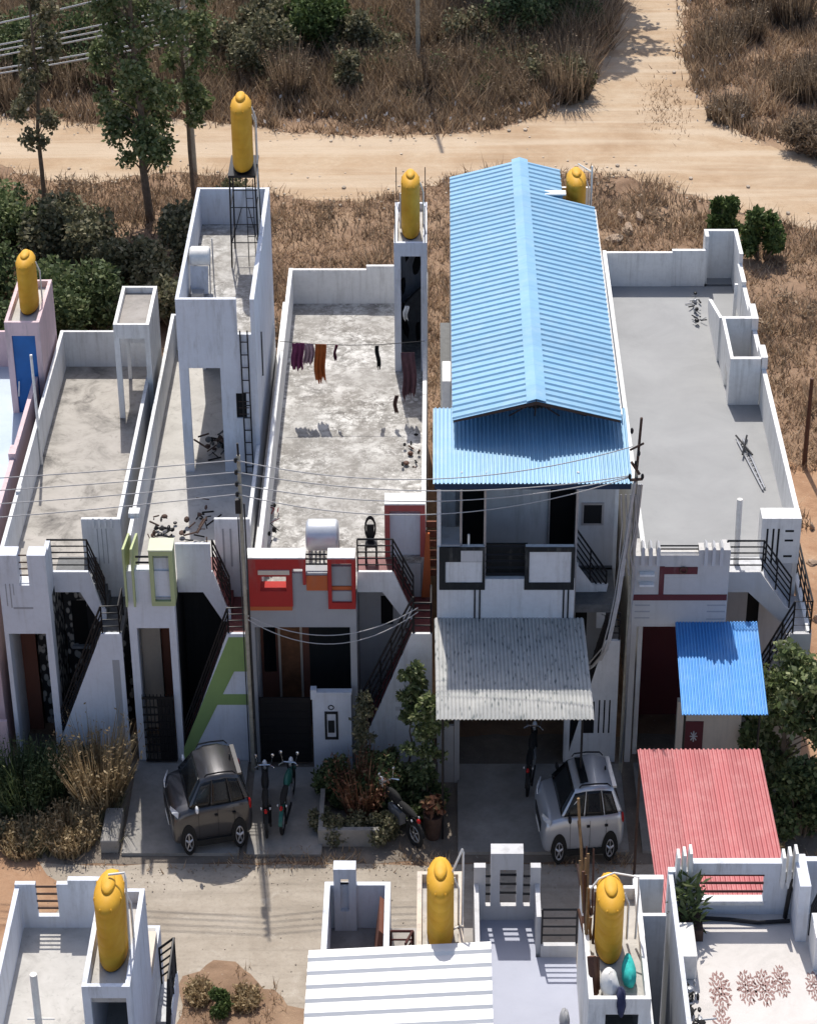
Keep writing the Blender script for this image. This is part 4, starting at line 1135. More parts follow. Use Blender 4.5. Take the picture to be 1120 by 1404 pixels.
tank0 = make_tank()
TANKS = [((-12.02, 11.3, 8.22), (.88, .95), 'yellow water tank on the pink stair tower at the left edge', [(.31, .1, 1.5), (.42, .1, 1.2), (.42, .1, .1)]),
         ((-5.55, 11.55, 12.64), (.95, 1.16), 'yellow water tank raised on a tall black iron stand above the white tower', [(.31, .1, 1.3), (.40, .1, 1.1), (.40, .1, -2.5)]),
         ((-0.79, 13.75, 9.50), (.90, 1.05), 'yellow water tank on the grey stair tower of the house with red frames', [(-.33, .0, 1.2), (-.34, .0, .1)]),
         ((4.26, 15.7, 8.75), (.98, 1.02), 'yellow water tank half hidden behind the light blue gable roof', None),
         ((-6.50, -16.3, 7.70), (.95, 1.0), 'yellow water tank on the bottom left house, white pipe from its lid', [(0, .1, 1.93), (.34, .1, 1.98), (.36, .05, 1.9), (.38, -.3, .1)]),
         ((0.07, -14.95, 6.95), (.90, .98), 'yellow water tank beside the bright white sheet roof', [(.25, .1, 1.6), (.50, .2, 2.2), (.52, .2, 2.1), (.50, .0, .3), (.30, -.1, .25)]),
         ((3.46, -16.1, 7.70), (.90, .86), 'yellow water tank crowded by sticks, sacks and teal cloth', [(-.42, .2, 1.55), (-.25, .3, 1.75), (.1, .45, 1.80), (.62, .2, 1.9), (.64, .2, 1.4), (.60, 0, .2)])]
for i, (loc, s, lab, pipe) in enumerate(TANKS):
    if i == 0:
        t = tank0; t.location = loc; t.scale = (s[0], s[0], s[1]); t['label'] = lab
    else:
        t = copy_thing(tank0, loc, 0.3 * i, lab, scale=(s[0], s[0], s[1]))
    t.rotation_euler = (0, 0, 0)
    if pipe:
        OFF[t.name] = Vector((0, 0, 0))
        MB().tube(pipe, 0.026, 8).build('tank_pipe', M['pvc'], t)
OFF[tank0.name] = Vector((0, 0, 0))

# stand of the raised tank
st = thing('tank_stand', 'tall black iron four-legged stand carrying a water tank above the white tower', 'stand', (-5.55, 11.35, 9.72))
for sx in (-1, 1):
    for sy in (-1, 1):
        MB().tube([(-5.55 + sx * .40, 11.5 + sy * .64, 9.72), (-5.55 + sx * .36, 11.5 + sy * .56, 12.55)], 0.026, 6).build('leg', M['rail'], st)
b = MB()
for z, k in ((10.5, .385), (11.6, .37)):
    for sy in (-1, 1): b.tube([(-5.55 - k, 11.5 + sy * k * 1.6, z), (-5.55 + k, 11.5 + sy * k * 1.6, z)], 0.016, 5)
    for sx in (-1, 1): b.tube([(-5.55 + sx * k, 11.5 - k * 1.6, z), (-5.55 + sx * k, 11.5 + k * 1.6, z)], 0.016, 5)
b.tube([(-5.92, 10.9, 10.5), (-5.6, 10.9, 11.6)], 0.014, 5); b.tube([(-5.18, 10.9, 10.5), (-5.4, 10.9, 11.6)], 0.014, 5)
for q in range(6): b.tube([(-5.45, 10.88, 10.7 + q * .3), (-5.25, 10.88, 10.7 + q * .3)], 0.012, 5)
b.tube([(-5.45, 10.88, 9.75), (-5.45, 10.88, 12.5)], 0.014, 5); b.tube([(-5.25, 10.88, 9.75), (-5.25, 10.88, 12.5)], 0.014, 5)
b.build('bracing', M['rail'], st)
MB().box(-5.95, -5.15, 10.82, 12.28, 12.56, 12.63).build('platform', M['rail'], st)

# ================================================================== solar water heaters
sh = thing('water_heater', 'silver cylindrical solar water heater on the terrace behind the red framed parapet', 'water heater', (-3.05, 1.6, 5.4))
b = MB(); base = len(b.v)
pr = [(0.05, 0.0), (0.36, 0.02), (0.42, 0.07), (0.43, 0.10), (0.43, 0.80), (0.42, 0.83), (0.36, 0.88), (0.05, 0.90)]
tmp = MB().lathe(pr, 0, 0, 28)
b.add([(-3.50 + z, 1.7 + y, 6.30 + x) for x, y, z in tmp.v], [f[::-1] for f in tmp.f])
b.build('heater_drum', plain('brushed_silver', (0.62, 0.64, 0.67), 0.35, 0.35, 0.06), sh, smooth=True)
b = MB()
for sx in (-3.4, -2.72):
    b.tube([(sx, 1.4, 5.4), (sx, 1.55, 6.0)], 0.025, 6); b.tube([(sx, 2.0, 5.4), (sx, 1.85, 6.0)], 0.025, 6)
b.tube([(-3.4, 1.42, 5.45), (-2.72, 1.42, 5.45)], 0.02, 6); b.tube([(-2.62, 1.6, 5.42), (-2.62, 1.6, 6.2)], 0.03, 6)
b.build('heater_frame', M['steel'], sh)
b = MB()
for q in range(7): b.tube([(-3.4 + q * .11, 1.95, 6.0), (-3.4 + q * .11, 2.7, 5.48)], 0.03, 6)
b.build('collector_tubes', M['glass'], sh)

s2 = thing('water_heater', 'small white solar water heater inside the open top of the white tower', 'water heater', (-6.8, 9.3, 9.72))
b = MB(); tmp = MB().lathe([(0.03, 0), (0.26, 0.02), (0.30, 0.06), (0.30, 0.54), (0.26, 0.58), (0.03, 0.6)], 0, 0, 24)
b.add([(-7.02 + z, 9.5 + y, 10.75 + x * 0.9) for x, y, z in tmp.v], [f[::-1] for f in tmp.f])
b.build('heater_drum', M['pvc'], s2, smooth=True)
MB().prism([(9.1, 9.74), (9.35, 10.5), (9.45, 10.45), (9.22, 9.74)], 'x', -7.0, -6.5).build('collector_panel', M['bluewhite'], s2)
b = MB(); b.tube([(-6.45, 9.2, 9.72), (-6.45, 9.5, 10.7)], 0.02, 5); b.tube([(-6.38, 9.7, 9.72), (-6.38, 9.7, 11.2)], 0.02, 5); b.box(-6.95, -6.6, 8.7, 9.0, 9.72, 9.95)
b.build('heater_frame', M['steel'], s2)

# ================================================================== laundry on the stained terrace
line = MB().tube([(-4.6, 10.0, 7.75), (-3.6, 10.0, 7.66), (-2.6, 10.0, 7.62), (-1.6, 10.0, 7.64), (-0.36, 10.0, 7.76)], 0.010, 5).build('clothesline', M['wiredark'])
prop(line, 'thin dark clothesline strung across the stained terrace', 'clothesline')


def cloth(name, x0, x1, ztop, zbot, mat, label, y=10.0, seed=0, ragged_=0.15, cat='laundry'):
    q = random.Random(seed); n = 14; m = 10
    ph = q.uniform(0, 6)
    hem = [q.uniform(0, ragged_) for _ in range(n + 1)]
    def fn(u, v):
        x = x0 + (x1 - x0) * u
        z = ztop + (zbot + hem[int(round(u * n))] - ztop) * v
        return (x + 0.03 * math.sin(5 * v + ph), y - 0.02 + 0.05 * math.sin(u * 17 + ph) * (0.3 + v), z)
    o = MB().sheet(fn, n, m).build(name, mat, None, smooth=True)
    solidify(o, 0.01)
    return prop(o, label, cat, 'clothes drying on the terrace line')


cl = lambda n, c: plain(n, c, 0.9, var=0.25)
cloth('hanging_cloth', -4.26, -3.90, 7.70, 6.78, cl('magenta_cloth', (0.16, 0.035, 0.09)), 'dark magenta cloth, leftmost on the clothesline', seed=1)
cloth('hanging_cloth', -3.90, -3.60, 7.68, 6.95, cl('mauve_cloth', (0.33, 0.22, 0.25)), 'pale mauve cloth hanging between the magenta and rust ones', seed=2)
cloth('hanging_cloth', -3.58, -3.26, 7.66, 6.32, cl('rust_cloth', (0.34, 0.09, 0.02)), 'rust orange cloth, longest on the clothesline', seed=3, ragged_=0.3)
cloth('hanging_cloth', -3.0, -2.93, 7.64, 7.12, cl('wine_cloth', (0.12, 0.03, 0.05)), 'narrow wine red cloth alone on the clothesline', seed=4)
cloth('hanging_cloth', -1.78, -1.68, 7.62, 6.80, cl('black_cloth', (0.02, 0.02, 0.02)), 'narrow black garment hanging near the middle of the terrace', seed=5)
cloth('hanging_cloth', -1.02, -0.62, 7.6, 5.9, cl('plum_cloth', (0.10, 0.05, 0.06)), 'long dark plum cloth hanging in front of the grey stair tower', y=9.6, seed=6, ragged_=0.5)
cloth('hanging_cloth', -1.25, -1.15, 6.4, 5.8, cl('dark_brown_cloth', (0.09, 0.05, 0.04)), 'small dark brown cloth left of the long plum cloth', y=9.2, seed=7)
cloth('hanging_cloth', -0.98, -0.86, 8.0, 7.5, cl('white_cloth', (0.7, 0.7, 0.68)), 'small white cloth beside the stair tower opening', y=11.8, seed=8)

# bits on the roofs
def tag1(o, label, cat, group=None): return prop(o, label, cat, group)


ch = thing('chair', 'black folding chair frame on the terrace behind the stair railing', 'chair', (-1.75, 1.9, 5.4))
b = MB(); b.torus((-1.78, 1.9, 6.38), 'y', 0.17, 0.03, 14, 6, 0.8, 2.0); b.box(-1.88, -1.68, 1.88, 1.92, 6.1, 6.5); b.build('backrest', M['rail'], ch)
MB().box(-1.92, -1.60, 1.6, 1.95, 5.95, 6.02).build('seat', M['rail'], ch)
for xx, yy in ((-1.9, 1.6), (-1.62, 1.6), (-1.9, 1.95), (-1.62, 1.95)):
    MB().tube([(xx, yy, 5.4), (xx, yy, 6.0)], 0.025, 5).build('leg', M['rail'], ch)

lad = thing('ladder', 'short grey iron ladder lying on the smooth grey terrace', 'ladder', (9.0, 7.0, 5.4))
b = MB()
A, B_ = Vector((8.72, 8.2, 5.46)), Vector((9.16, 5.4, 5.46)); C_, D_ = Vector((8.90, 8.3, 5.46)), Vector((9.22, 5.5, 5.46))
b.tube([A, B_], 0.03, 5); b.tube([C_, D_], 0.03, 5); b.build('side_rail', M['steel'], lad)
b = MB()
for q in range(9): b.tube([A.lerp(B_, .1 + q * .1), C_.lerp(D_, .1 + q * .1)], 0.022, 5)
b.build('rung', M['steel'], lad)
b = MB(); b.tube([(8.70, 8.4, 5.5), (9.05, 7.2, 5.55)], 0.028, 5); b.tube([(9.02, 8.4, 5.5), (8.76, 7.2, 5.56)], 0.028, 5); b.build('cross_brace', M['rail'], lad)


def debris(name, label, cat, c, ext, n, mats, seed, L=0.25, group=None):
    q = random.Random(seed)
    t = thing(name, label, cat, c, group)
    for mi, mt in enumerate(mats):
        for i in range(n):
            b = MB()
            p = Vector(c) + Vector((q.uniform(-1, 1) * ext[0], q.uniform(-1, 1) * ext[1], 0.02 + q.random() * ext[2]))
            d = Vector((q.uniform(-1, 1), q.uniform(-1, 1), q.uniform(-.25, .4))) * L * q.uniform(.5, 1.2)
            if q.random() < 0.55: b.tube([p, p + d], q.uniform(.012, .03), 5)
            else: b.ball(p + Vector((0, 0, .05)), q.uniform(.03, .10), q.uniform(.05, .13), q.uniform(.03, .09), 7, 5)
            b.build('scrap_piece', mt, t)
    return t


debris('scrap_pile', 'scatter of small black scrap beside the back parapet of the grey terrace', 'scrap', (8.28, 16.6, 5.4), (0.12, 1.1, 0.1), 10, [M['rail'], M['steel']], 21)
debris('scrap_pile', 'dark pots and scrap on the pale roof behind the lime green frame', 'scrap', (-7.3, 3.0, 5.4), (0.5, 0.7, 0.35), 12, [M['rail'], M['rust'], M['dark']], 22, 0.4)
debris('scrap_pile', 'rusty scrap heap in the shade at the foot of the white tower', 'scrap', (-6.45, 3.4, 5.4), (0.2, 0.9, 0.5), 10, [M['rust'], M['dark']], 23, 0.5)
debris('scrap_pile', 'bamboo and rubbish inside the arch of the white tower', 'scrap', (-6.35, 7.6, 5.4), (0.28, 0.6, 0.5), 12, [M['rust'], M['dark'], M['greystep']], 24, 0.5)
debris('scrap_pile', 'dark scrap along the left parapet of the stained terrace', 'scrap', (-4.45, 2.6, 5.4), (0.12, 1.8, 0.3), 8, [M['dark'], M['maroontile']], 25, 0.4)
debris('scrap_pile', 'sandals and rags near the right parapet of the stained terrace', 'scrap', (-0.75, 7.6, 5.4), (0.25, 0.9, 0.1), 6, [M['dark'], M['wood']], 26, 0.25)
pot = thing('plant_pots', 'dark leafy pot plants against the corner of the rangoli terrace parapet', 'pot plant', (5.4, -13.1, 5.4))
b = MB(); b.box(5.15, 5.75, -13.4, -12.7, 5.4, 5.7); b.build('pot', M['rust'], pot)
q = random.Random(5); b = MB()
for i in range(170):
    p = Vector((q.uniform(5.15, 5.75), q.uniform(-13.3, -12.65), q.uniform(5.6, 6.6)))
    d = Vector((q.uniform(-.3, .3), q.uniform(-.2, .2), q.uniform(-.1, .4))); s = d.cross(Vector((0, 1, 0.3))).normalized() * 0.05
    b.add([p - s, p + d * .5 + s, p + d, p + d * .5 - s], [(0, 1, 2, 3)])
b.build('foliage', M['leafdark'], pot)
bx = MB().box(5.14, 5.50, -14.6, -13.5, 5.402, 6.05).build('white_trough', M['pvc'])
tag1(bevel(bx, 0.03), 'white plastic trough along the left parapet of the rangoli terrace', 'trough')
debris('scrap_pile', 'dark rags and tools behind the white trough on the rangoli terrace', 'scrap', (5.32, -15.6, 5.4), (0.14, 0.7, 0.3), 10, [M['dark'], M['steel'], M['rail']], 27, 0.4)
# sticks, sack and cloth on the F4 tower
stk = thing('stick_bundle', 'bundle of brown sticks leaning along the left edge of the cluttered tank tower', 'sticks', (3.0, -15.5, 7.7))
q = random.Random(31)
for k_, mt in enumerate((M['wood'], M['rust'], M['deadstem'])):
    for i in range(7):
        b = MB()
        x = q.uniform(2.98, 3.22); y = q.uniform(-16.6, -14.5)
        b.tube([(x, y, 7.55), (x - q.uniform(-.1, .22), y + q.uniform(.3, .9), 7.9 + q.random() * 1.3)], q.uniform(.018, .04), 5)
        b.build('stick', mt, stk)
b = MB(); b.tube([(3.02, -14.6, 8.0), (2.86, -14.5, 10.2)], 0.03, 5); b.build('long_stick', M['deadstem'], stk)
b = MB(); b.tube([(3.28, -18.6, 6.0), (3.05, -17.1, 8.3)], 0.09, 6); b.tube([(3.18, -18.3, 6.5), (3.16, -17.0, 8.2)], 0.06, 6); b.build('plank', M['wood'], stk)


def lump(name, label, cat, c, r, mat, seed, n=18):
    q = random.Random(seed); b = MB().ball(c, *r, n=n, m=12)
    for i, (x, y, z) in enumerate(b.v):
        a = 1 + 0.16 * math.sin(9 * x + seed) * math.cos(7 * y + 5 * z) + q.uniform(-.05, .05)
        b.v[i] = (c[0] + (x - c[0]) * a, c[1] + (y - c[1]) * a, c[2] + (z - c[2]) * a)
    return prop(b.build(name, mat, None, smooth=True), label, cat)


lump('sack', 'white plastic sack slumped below the yellow tank on the cluttered tower', 'sack', (3.40, -17.55, 7.95), (0.19, 0.35, 0.32), M['pvc'], 3)
lump('cloth_heap', 'dark navy cloth hanging over the front edge of the cluttered tower', 'cloth', (3.60, -17.92, 7.80), (0.10, 0.24, 0.34), cl('navy_cloth', (0.03, 0.035, 0.08)), 4)
lump('cloth_heap', 'teal cloth heap beside the white sack on the cluttered tower', 'cloth', (3.80, -17.1, 7.92), (0.14, 0.42, 0.26), cl('teal_cloth', (0.03, 0.40, 0.36)), 5)
lump('roof_bin', 'grey bin with a black mouth on the blue grey roof at the bottom edge', 'bin', (2.62, -16.3, 5.75), (0.10, 0.35, 0.36), M['greywall'], 6)
ac = MB().box(0.14, 0.39, 6.2, 7.4, 7.6, 8.5).build('cooler_unit', M['pvc'])
tag1(bevel(ac, 0.03), 'white air cooler box on the side wall below the light blue roof', 'cooler')

# ================================================================== poles and cables
def sag(a, c, d, n=14):
    a = Vector(a); c = Vector(c)
    return [a.lerp(c, i / n) - Vector((0, 0, d * 4 * (i / n) * (1 - i / n))) for i in range(n + 1)]


p1 = thing('utility_pole', 'weathered utility pole standing between the green trimmed house and the red framed house', 'utility pole', (-4.99, -0.42, 0), 'utility poles')
MB().tube([(-4.99, -0.42, 0), (-4.99, -0.42, 10.0)], 0.062, 10, 0.048).build('pole', M['concretepole'], p1)
b = MB(); b.tube([(-4.99, -0.42, 9.9), (-5.0, -0.42, 10.35)], 0.03, 6)
b.build('pole_cap', M['rail'], p1); b = MB(); b.box(-5.12, -4.98, -0.56, -0.44, 8.35, 8.75)
b.build('pole_fitting', M['rail'], p1)
each('insulator', M['rail'], p1, [lambda b, z=z: b.ball((-5.06, -0.5, z), 0.05, 0.06, 0.08, 7, 5) for z in (9.9, 9.55, 9.2, 8.9)])
b = MB(); b.tube([(-4.88, -0.46, 0), (-4.90, -0.46, 8.6)], 0.022, 6); b.tube([(-5.08, -0.46, 0.3), (-5.07, -0.46, 8.2)], 0.018, 6); b.build('cable', M['wiredark'], p1)
p2 = thing('utility_pole', 'utility pole wrapped in loose grey cables beside the light blue roofed house', 'utility pole', (5.0, -0.45, 0), 'utility poles')
MB().tube([(4.985, -0.45, 0), (5.03, -0.45, 9.6)], 0.055, 10, 0.045).build('pole', M['concretepole'], p2)
b = MB(); b.tube([(5.03, -0.45, 9.5), (5.09, -0.45, 11.1)], 0.035, 6)
b.tube([(4.86, -0.55, 9.35), (5.18, -0.5, 9.35)], 0.04, 6); b.tube([(4.84, -0.5, 10.2), (5.16, -0.6, 10.45)], 0.03, 6); b.tube([(4.88, -0.6, 9.9), (5.1, -0.5, 9.5)], 0.04, 6)
b.build('crossarm', M['rust'], p2)
each('insulator', M['rail'], p2, [lambda b, x=x, z=z: b.ball((x, -0.5, z), 0.045, 0.06, 0.09, 7, 5) for x, z in ((4.86, 9.42), (5.18, 9.42), (5.06, 10.1), (5.0, 9.8), (4.86, 10.75))])
q = random.Random(41)
b = MB()
for i in range(5):
    o1 = Vector((q.uniform(-.06, .06), q.uniform(-.1, .05), 0))
    b.tube([Vector(p) + o1 * (0.6 + .2 * j) for j, p in enumerate([(5.0, -.55, 9.3), (4.90, -.62, 8.4), (4.82, -.7, 7.5), (4.74, -.75, 6.9), (4.66, -.8, 6.0), (4.55, -.8, 5.1), (4.42, -.75, 4.3), (4.1, -.5, 3.6), (3.95, -.2, 3.3)])], 0.019, 6)
b.tube([(4.80, -.70, 7.1), (4.68, -.80, 5.9), (4.50, -.80, 4.6), (4.30, -.66, 3.9)], 0.055, 8)
b.build('cable', M['wire'], p2)
b = MB()
for i in range(4):
    x = 4.66 + .12 * i
    b.tube([(x, -.5, 8.9), (x + .06, -.6, 8.0), (x + .02 - .03 * i, -.62, 7.2), (x + .05, -.6, 6.5)], 0.022, 6)
for i in range(3):
    b.tube([(5.08 + .05 * i, -.5, 9.2), (5.02 + .04 * i, -.55, 7.8), (5.1 - .03 * i, -.6, 6.4), (5.0 + .03 * i, -.6, 4.5), (5.05, -.55, 2.2), (4.99, -.55, .4)], 0.024, 6)
b.build('cable', M['steel'], p2)
p3 = thing('utility_pole', 'tall utility pole beyond the dirt road, its foot in dry brush', 'utility pole', (-0.85, 50.5, 0), 'utility poles')
MB().tube([(-0.85, 50.5, 0), (-0.85, 50.5, 13.4)], 0.10, 10, 0.08).build('pole', M['concretepole'], p3)
p4_ = thing('utility_pole', 'pale utility pole beside the tall leafy tree at the dirt road', 'utility pole', (-9.9, 39.4, 0), 'utility poles')
MB().tube([(-9.9, 39.4, 0), (-10.1, 39.4, 13.0)], 0.10, 10, 0.08).build('pole', M['concretepole'], p4_)
MB().box(-11.1, -9.1, 39.3, 39.5, 12.2, 12.35).build('crossarm', M['rust'], p4_)
p5 = thing('fence_post', 'short dark leaning post on the bare soil right of the grey terrace', 'post', (12.1, 15.9, 0))
MB().tube([(12.06, 15.9, 0), (12.06, 15.9, 3.3)], 0.085, 8, 0.06).build('post', M['wood'], p5)

WIRES = [('upper pale cable strung across the street in front of the houses', (-30, -.5, 9.1), (-5.06, -.5, 9.9), .45),
         ('second pale cable strung across the street in front of the houses', (-30, -.5, 8.7), (-5.06, -.5, 9.55), .45),
         ('third pale cable strung across the street in front of the houses', (-30, -.5, 8.3), (-5.06, -.5, 9.2), .5),
         ('lowest pale cable strung across the street in front of the houses', (-30, -.5, 7.9), (-5.06, -.5, 8.9), .6),
         ('topmost cable sagging between the two street poles', (-5.06, -.5, 9.9), (4.9, -.5, 10.3), .75),
         ('second cable sagging between the two street poles', (-5.06, -.5, 9.55), (4.86, -.5, 9.45), .5),
         ('third cable sagging between the two street poles', (-5.06, -.5, 9.2), (4.86, -.5, 9.42), .62),
         ('lowest cable sagging between the two street poles', (-5.06, -.5, 8.9), (4.86, -.5, 9.40), .85),
         ('upper service cable drooping across the red framed house', (-4.95, -.45, 5.15), (-0.5, .0, 5.1), .75),
         ('lower service cable drooping across the red framed house', (-4.95, -.48, 5.05), (-0.5, -.05, 5.0), .9)]
for lab, a, c, d in WIRES:
    prop(MB().tube(sag(a, c, d, 20), 0.014, 5).build('overhead_cable', M['wire']), lab, 'cable', 'overhead cables')
for i, (za, zc) in enumerate(((5.1, 8.35), (4.45, 7.2), (4.25, 6.95), (4.0, 6.75), (3.6, 6.05), (3.4, 5.85))):
    names = ['topmost', 'second', 'third', 'fourth', 'fifth', 'lowest']
    prop(MB().tube(sag((-24, 39.3, za), (-9.85, 39.3, zc), .12, 14), 0.035, 5).build('overhead_cable', M['wirepale']),
         names[i] + ' pale cable over the brush in the top left corner', 'cable', 'overhead cables')

# ================================================================== vehicles
def make_car(label, paintm, loc, rot, roofdark=None):
    L, W, H = 4.0, 1.75, 1.6
    t = thing('car', label, 'car', (0, 0, 0))
    def ring(x, zl, zt, w):
        h = w / 2
        half = [(0.0, zl), (h * .86, zl), (h * .97, zl + .10), (h, (zl + zt) / 2), (h * .985, zt - .12), (h * .90, zt - .02), (h * .5, zt + .015)]
        pts = half + [(0.0, zt + .02)] + [(-y, z) for y, z in half[:0:-1]]
        return [(x, y, z) for y, z in pts]
    sec = [(-2.0, .36, .66, 1.30), (-1.96, .26, .80, 1.52), (-1.86, .22, .90, 1.66), (-1.65, .20, .97, 1.73), (-1.2, .20, 1.02, 1.75), (-.75, .20, 1.06, 1.75), (0.2, .20, 1.07, 1.75), (1.2, .20, 1.09, 1.75),
           (1.7, .22, 1.10, 1.72), (1.90, .26, 1.06, 1.64), (1.98, .34, .92, 1.50), (2.0, .40, .70, 1.40)]
    b = MB(); n = 0
    for s_ in sec:
        r = ring(*s_); n = len(r); b.v.extend(r)
    for i in range(len(sec) - 1):
        for k_ in range(n):
            k2 = (k_ + 1) % n
            b.f.append((i * n + k_, (i + 1) * n + k_, (i + 1) * n + k2, i * n + k2))
    b.f.append(tuple(range(n))); b.f.append(tuple(range((len(sec) - 1) * n, len(sec) * n))[::-1])
    o = b.build('body', paintm, t, smooth=True)
    m = o.modifiers.new('sub', 'SUBSURF'); m.levels = 1; m.render_levels = 2
    # cabin: four stations from windscreen to tailgate, gently arched roof
    zb = 1.04
    bs = [(-1.14, .80), (-.02, .82), (.98, .82), (1.90, .75)]
    ts = [(-.40, .57, 1.49), (.12, .615, 1.565), (.82, .615, 1.57), (1.46, .57, 1.49)]
    V = []
    for (xb, wb_), (xt_, wt_, zt_) in zip(bs, ts):
        V += [(xb, -wb_, zb), (xb, wb_, zb), (xt_, -wt_, zt_), (xt_, wt_, zt_), (xt_, 0, zt_ + .03)]
    b = MB().add(V, [])
    I = lambda s_, k_: s_ * 5 + k_
    b.f += [(I(0, 0), I(0, 2), I(0, 4), I(0, 3), I(0, 1)), (I(3, 1), I(3, 3), I(3, 4), I(3, 2), I(3, 0))]
    for s_ in range(3):
        b.f += [(I(s_, 0), I(s_ + 1, 0), I(s_ + 1, 2), I(s_, 2)), (I(s_ + 1, 1), I(s_, 1), I(s_, 3), I(s_ + 1, 3)),
                (I(s_, 2), I(s_ + 1, 2), I(s_ + 1, 4), I(s_, 4)), (I(s_, 4), I(s_ + 1, 4), I(s_ + 1, 3), I(s_, 3)), (I(s_, 1), I(s_ + 1, 1), I(s_ + 1, 0), I(s_, 0))]
    o = b.build('cabin', paintm, t, smooth=True)
    bevel(o, .06, 4)
    zt = 1.575; xt0, xt1 = -.40, 1.46
    def pane(name, A, B, C, D, m0, m1, mb, mt, mat=M['glass'], off=.014):
        A, B, C, D = map(Vector, (A, B, C, D))
        def P(u, v): return (A.lerp(B, u)).lerp(D.lerp(C, u), v)
        nn = ((B - A).cross(D - A)).normalized()
        n_ = 6; b = MB()
        for j in range(n_ + 1):
            for i in range(n_ + 1):
                b.v.append(tuple(P(m0 + (1 - m0 - m1) * i / n_, mb + (1 - mb - mt) * j / n_) + nn * off))
        for j in range(n_):
            for i in range(n_):
                q = j * (n_ + 1) + i; b.f.append((q, q + 1, q + n_ + 2, q + n_ + 1))
        o = b.build(name, mat, t, smooth=True); solidify(o, .03)
        return o
    W_ = lambda s_, k_: V[s_ * 5 + k_]
    pane('windscreen', W_(0, 1), W_(0, 0), W_(0, 2), W_(0, 3), .03, .03, .02, .05)
    pane('rear_window', W_(3, 0), W_(3, 1), W_(3, 3), W_(3, 2), .09, .09, .22, .12)
    for s_, m0, m1 in ((0, .10, .03), (1, .03, .03), (2, .03, .26)):
        pane('side_window', W_(s_, 0), W_(s_ + 1, 0), W_(s_ + 1, 2), W_(s_, 2), m0, m1, .03, .13)
        pane('side_window', W_(s_ + 1, 1), W_(s_, 1), W_(s_, 3), W_(s_ + 1, 3), m1, m0, .03, .13)
    if roofdark:
        MB().box(-.14, .26, -.44, .44, zt - .02, zt + .03).build('sunroof', M['glass'], t)
    b = MB()
    for sy in (-1, 1): b.tube([(xt0 + .18, sy * .57, zt - .03), (xt0 + .3, sy * .58, zt + .03), (.5, sy * .585, zt + .045), (xt1 - .3, sy * .58, zt + .03), (xt1 - .14, sy * .57, zt - .04)], .016, 6)
    b.build('roof_rail', M['rail'], t)
    MB().box(xt1 - .04, xt1 + .16, -.54, .54, zt - .10, zt - .055).build('spoiler', paintm, t)
    MB().lathe([(.05, zt), (.04, zt + .05), (.015, zt + .07)], xt1 - .22, 0.0, 8).build('antenna', M['rail'], t)
    for sx in (-1.22, 1.28):
        for sy in (-1, 1):
            wy = sy * .80
            wh = MB().torus((sx, wy, .33), 'y', .245, .092, 26, 8).build('wheel', M['rubber'], t, smooth=True)
            b = MB().torus((sx, wy + sy * .075, .33), 'y', .19, .022, 22, 6)
            for q in range(5):
                a = 2 * math.pi * q / 5 + .3
                b.tube([(sx, wy + sy * .085, .33), (sx + .19 * math.cos(a), wy + sy * .08, .33 + .19 * math.sin(a))], .034, 6, .026)
            b.build('rim', M['alloy'], wh)
            MB().lathe([(.20, 0), (.20, .01)], 0, 0, 20).build('hub_shadow', M['dark'], wh).matrix_local = Matrix.Translation((sx, wy + sy * .05, .33)) @ Matrix.Rotation(R(90), 4, 'X')
            b = MB()
            na = 14
            pts = [(sx + .40 * math.cos(math.pi * i / na), .30 + .42 * math.sin(math.pi * i / na)) for i in range(na + 1)]
            b.prism(pts + [(sx - .30, .22), (sx + .30, .22)], 'y', sy * .78, sy * .884)
            b.build('wheel_arch', M['rubber'], t)
    for sy in (-1, 1):
        MB().box(-.85, .95, sy * .80, sy * .887, .21, .34).build('sill', M['rubber'], t)
        MB().ball((-.78, sy * .98, 1.10), .09, .10, .075, 10, 7).build('mirror', M['rail'] if roofdark else M['lampglass'], t, smooth=True)
        b = MB(); b.add([(-1.88, sy * .62, .86), (-1.93, sy * .40, .84), (-1.90, sy * .44, .93), (-1.62, sy * .80, .98), (-1.68, sy * .845, .88)], [(0, 1, 2, 3, 4) if sy > 0 else (4, 3, 2, 1, 0)])
        solidify(b.build('headlight', M['lampglass'], t), .04, 1)
        MB().ball((1.88, sy * .74, .93), .09, .09, .12, 8, 6).build('tail_lamp', M['redlamp'], t, smooth=True)
        MB().ball((-1.83, sy * .66, .55), .05, .08, .10, 8, 6).build('fog_lamp', M['lampglass'], t, smooth=True)
        for xx in (.10, .98): MB().box(xx, xx + .16, sy * .86, sy * .90, .84, .875).build('door_handle', M['rail'], t)
        b = MB()
        for xx in (-.70, .26, 1.06): b.box(xx, xx + .012, sy * .872, sy * .8785, .36, .98)
        b.build('door_gap', M['dark'], t)
    MB().box(-2.015, -1.96, -.42, .42, .52, .72).build('grille', M['rail'], t)
    MB().box(-2.02, -1.97, -.25, .25, .40, .49).build('number_plate', M['pvc'], t)
    t.location = loc; t.rotation_euler = (0, 0, R(rot)); t.scale = (.53, 1.15, 1.44)
    return t


make_car('dark grey small SUV parked on the driveway of the green trimmed house', M['cargrey'], (-6.02, -2.95, 0.05), 14)
make_car('silver small SUV with a black sunroof parked outside the light blue roofed house', M['carsilver'], (3.68, -3.35, 0.03), 6, True)


